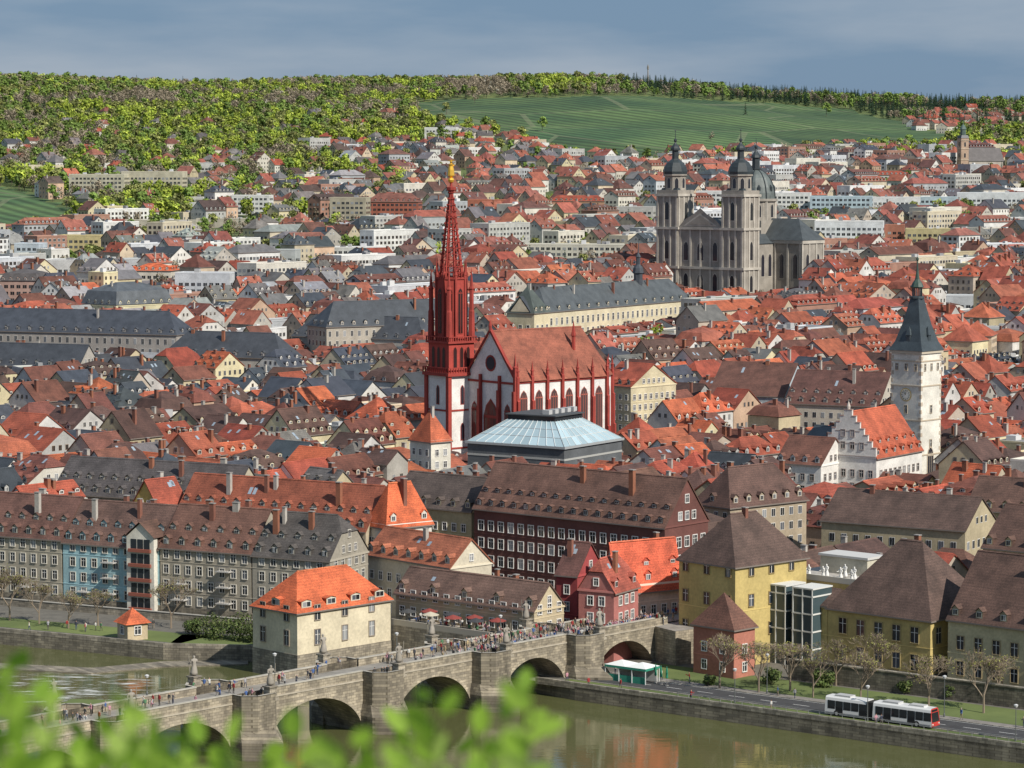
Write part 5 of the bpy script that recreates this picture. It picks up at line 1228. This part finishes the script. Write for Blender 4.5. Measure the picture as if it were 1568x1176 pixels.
for (u,v,s) in ((318,975,3.6),(340,978,4.2),(365,980,4),(385,984,3),(295,972,2.4),(1085,1050,1.6),(1180,1048,2.2),(1260,1052,2.4),(1390,1062,2.2),(1460,1070,2.0)):
    p=G(u,v,0); mb=MB()
    for k in range(12): leafclump(mb,(ru(-s,s)*.5,ru(-s,s)*.5,ru(.2,1)*s),s*.42,90,.2,[(.06,.09,.025),(.09,.13,.035),(.12,.14,.05)])
    mb.obj('riverbank_shrub',p)
p=Vector(((991-784)/F*3350,3350,hz((991-784)/F*3350,3350))); mb=MB(); mb.tube((0,0,0),(0,0,26),.9,.7,8,'plaster',(.3,.28,.26)); mb.lathe(0,0,[(1.2,25),(1.2,28),(.1,31)],8,'plaster',(.25,.24,.22)); mb.obj('lookout_tower',p)

# ================= foreground shrub
mb=MB()
tips=[(-15,1045),(10,1030),(40,1085),(70,1120),(120,1140),(165,1140),(205,1095),(222,1110),(250,1145),(300,1150),(345,1150),(400,1165),(450,1140),(500,1165),(560,1150),(620,1130),(655,1080),(672,1100),(735,1135),(770,1110),(800,1065),(815,1095),(790,1150),(700,1165),(100,1170),(0,1110),(340,1175),(20,1150),(520,1175),(60,1090)]
tips+=[(ru(-30,300),ru(1140,1200)) for _ in range(16)]+[(ru(300,860),ru(1165,1225)) for _ in range(20)]
LG=[(.34,.55,.06),(.42,.64,.09),(.27,.46,.05),(.45,.62,.14)]
def leaf(p,d,l,w,col):
    d=d.normalized(); s=d.cross(Vector((ru(-.5,.5),ru(-1,-.3),ru(-.5,.5)))).normalized(); n_=s.cross(d)
    pts_=[(0,0,0),(.22,.42,.03),(.55,.5,.06),(.82,.28,.03),(1,0,-.04)]
    Lr_=[p+d*l*a+s*w*b2+n_*l*c_ for a,b2,c_ in pts_]; Rr_=[p+d*l*a-s*w*b2+n_*l*c_ for a,b2,c_ in pts_]; mid=[p+d*l*a for a,_,_ in pts_]
    for i in range(4):
        mb.poly([mid[i],Lr_[i],Lr_[i+1],mid[i+1]],'young_leaves',col); mb.poly([mid[i],mid[i+1],Rr_[i+1],Rr_[i]],'young_leaves',col)
for (u,v) in tips:
    dist=ru(2.1,3.1); k=dist/F
    tip=Vector(((u-784)*k,dist,CAMZ-(v-250)*k)); root_=tip+Vector((ru(-.12,.12),ru(-.05,.2),-.9))
    mid=tip*.5+root_*.5+Vector((ru(-.04,.04),0,0)); mb.tube(root_,mid,.004,.003,5,'bark',(.12,.1,.05)); mb.tube(mid,tip,.003,.001,5,'bark',(.15,.2,.05))
    for j in range(14):
        f=1-j/14*.3; base=mid.lerp(tip,(f-.5)*2); a=ru(0,6.28); d=Vector((math.cos(a),math.sin(a)*.8,ru(.3,1.3) if f>.9 else ru(-.1,.8)))
        leaf(base,d,ru(.022,.038),ru(.013,.022),random.choice(LG))
mb.obj('foreground_shrub')

# ================= light, world, camera
az=rad(-46); el=rad(40)
sd=Vector((math.cos(az)*math.cos(el),math.sin(az)*math.cos(el),math.sin(el)))
sun=bpy.data.lights.new('sun','SUN'); sun.energy=5.0; sun.angle=rad(.5); sun.color=(1,.94,.84)
so=bpy.data.objects.new('sun',sun); so.rotation_euler=(-sd).to_track_quat('-Z','Y').to_euler(); bpy.context.scene.collection.objects.link(so)
w=bpy.data.worlds.new('World'); bpy.context.scene.world=w; w.use_nodes=True; nt=w.node_tree; bg=nt.nodes['Background']
sk=nt.nodes.new('ShaderNodeTexSky'); sk.sky_type='NISHITA'; sk.sun_disc=False; sk.sun_elevation=el; sk.sun_rotation=math.pi/2-az
sk.air_density=1; sk.dust_density=.6; sk.ozone_density=2
tc=nt.nodes.new('ShaderNodeTexCoord'); mp=nt.nodes.new('ShaderNodeMapping'); mp.inputs['Scale'].default_value=(3,3,16); nt.links.new(tc.outputs['Generated'],mp.inputs[0])
nz=nt.nodes.new('ShaderNodeTexNoise'); nz.inputs['Scale'].default_value=2.2; nz.inputs['Detail'].default_value=6; nt.links.new(mp.outputs[0],nz.inputs['Vector'])
cr=nt.nodes.new('ShaderNodeValToRGB'); cr.color_ramp.elements[0].position=.4; cr.color_ramp.elements[0].color=(2.3,3.8,5.9,1); cr.color_ramp.elements[1].position=.66; cr.color_ramp.elements[1].color=(4.8,5.8,7.3,1)
nt.links.new(nz.outputs[0],cr.inputs[0])
mx=nt.nodes.new('ShaderNodeMix'); mx.data_type='RGBA'; mx.inputs[0].default_value=.85; nt.links.new(sk.outputs[0],mx.inputs[6]); nt.links.new(cr.outputs[0],mx.inputs[7])
nt.links.new(mx.outputs[2],bg.inputs[0]); bg.inputs[1].default_value=.07
cam=bpy.data.cameras.new('camera'); cam.lens=F/1568*36; cam.sensor_width=36; cam.clip_start=.3; cam.clip_end=20000
co=bpy.data.objects.new('camera',cam); co.location=(0,0,CAMZ); co.rotation_euler=(math.pi/2-TH,0,0); bpy.context.scene.collection.objects.link(co); bpy.context.scene.camera=co
cam.dof.use_dof=True; cam.dof.focus_distance=700; cam.dof.aperture_fstop=8
sc=bpy.context.scene; sc.view_settings.view_transform='Standard'; sc.view_settings.look='None'; sc.view_settings.exposure=0
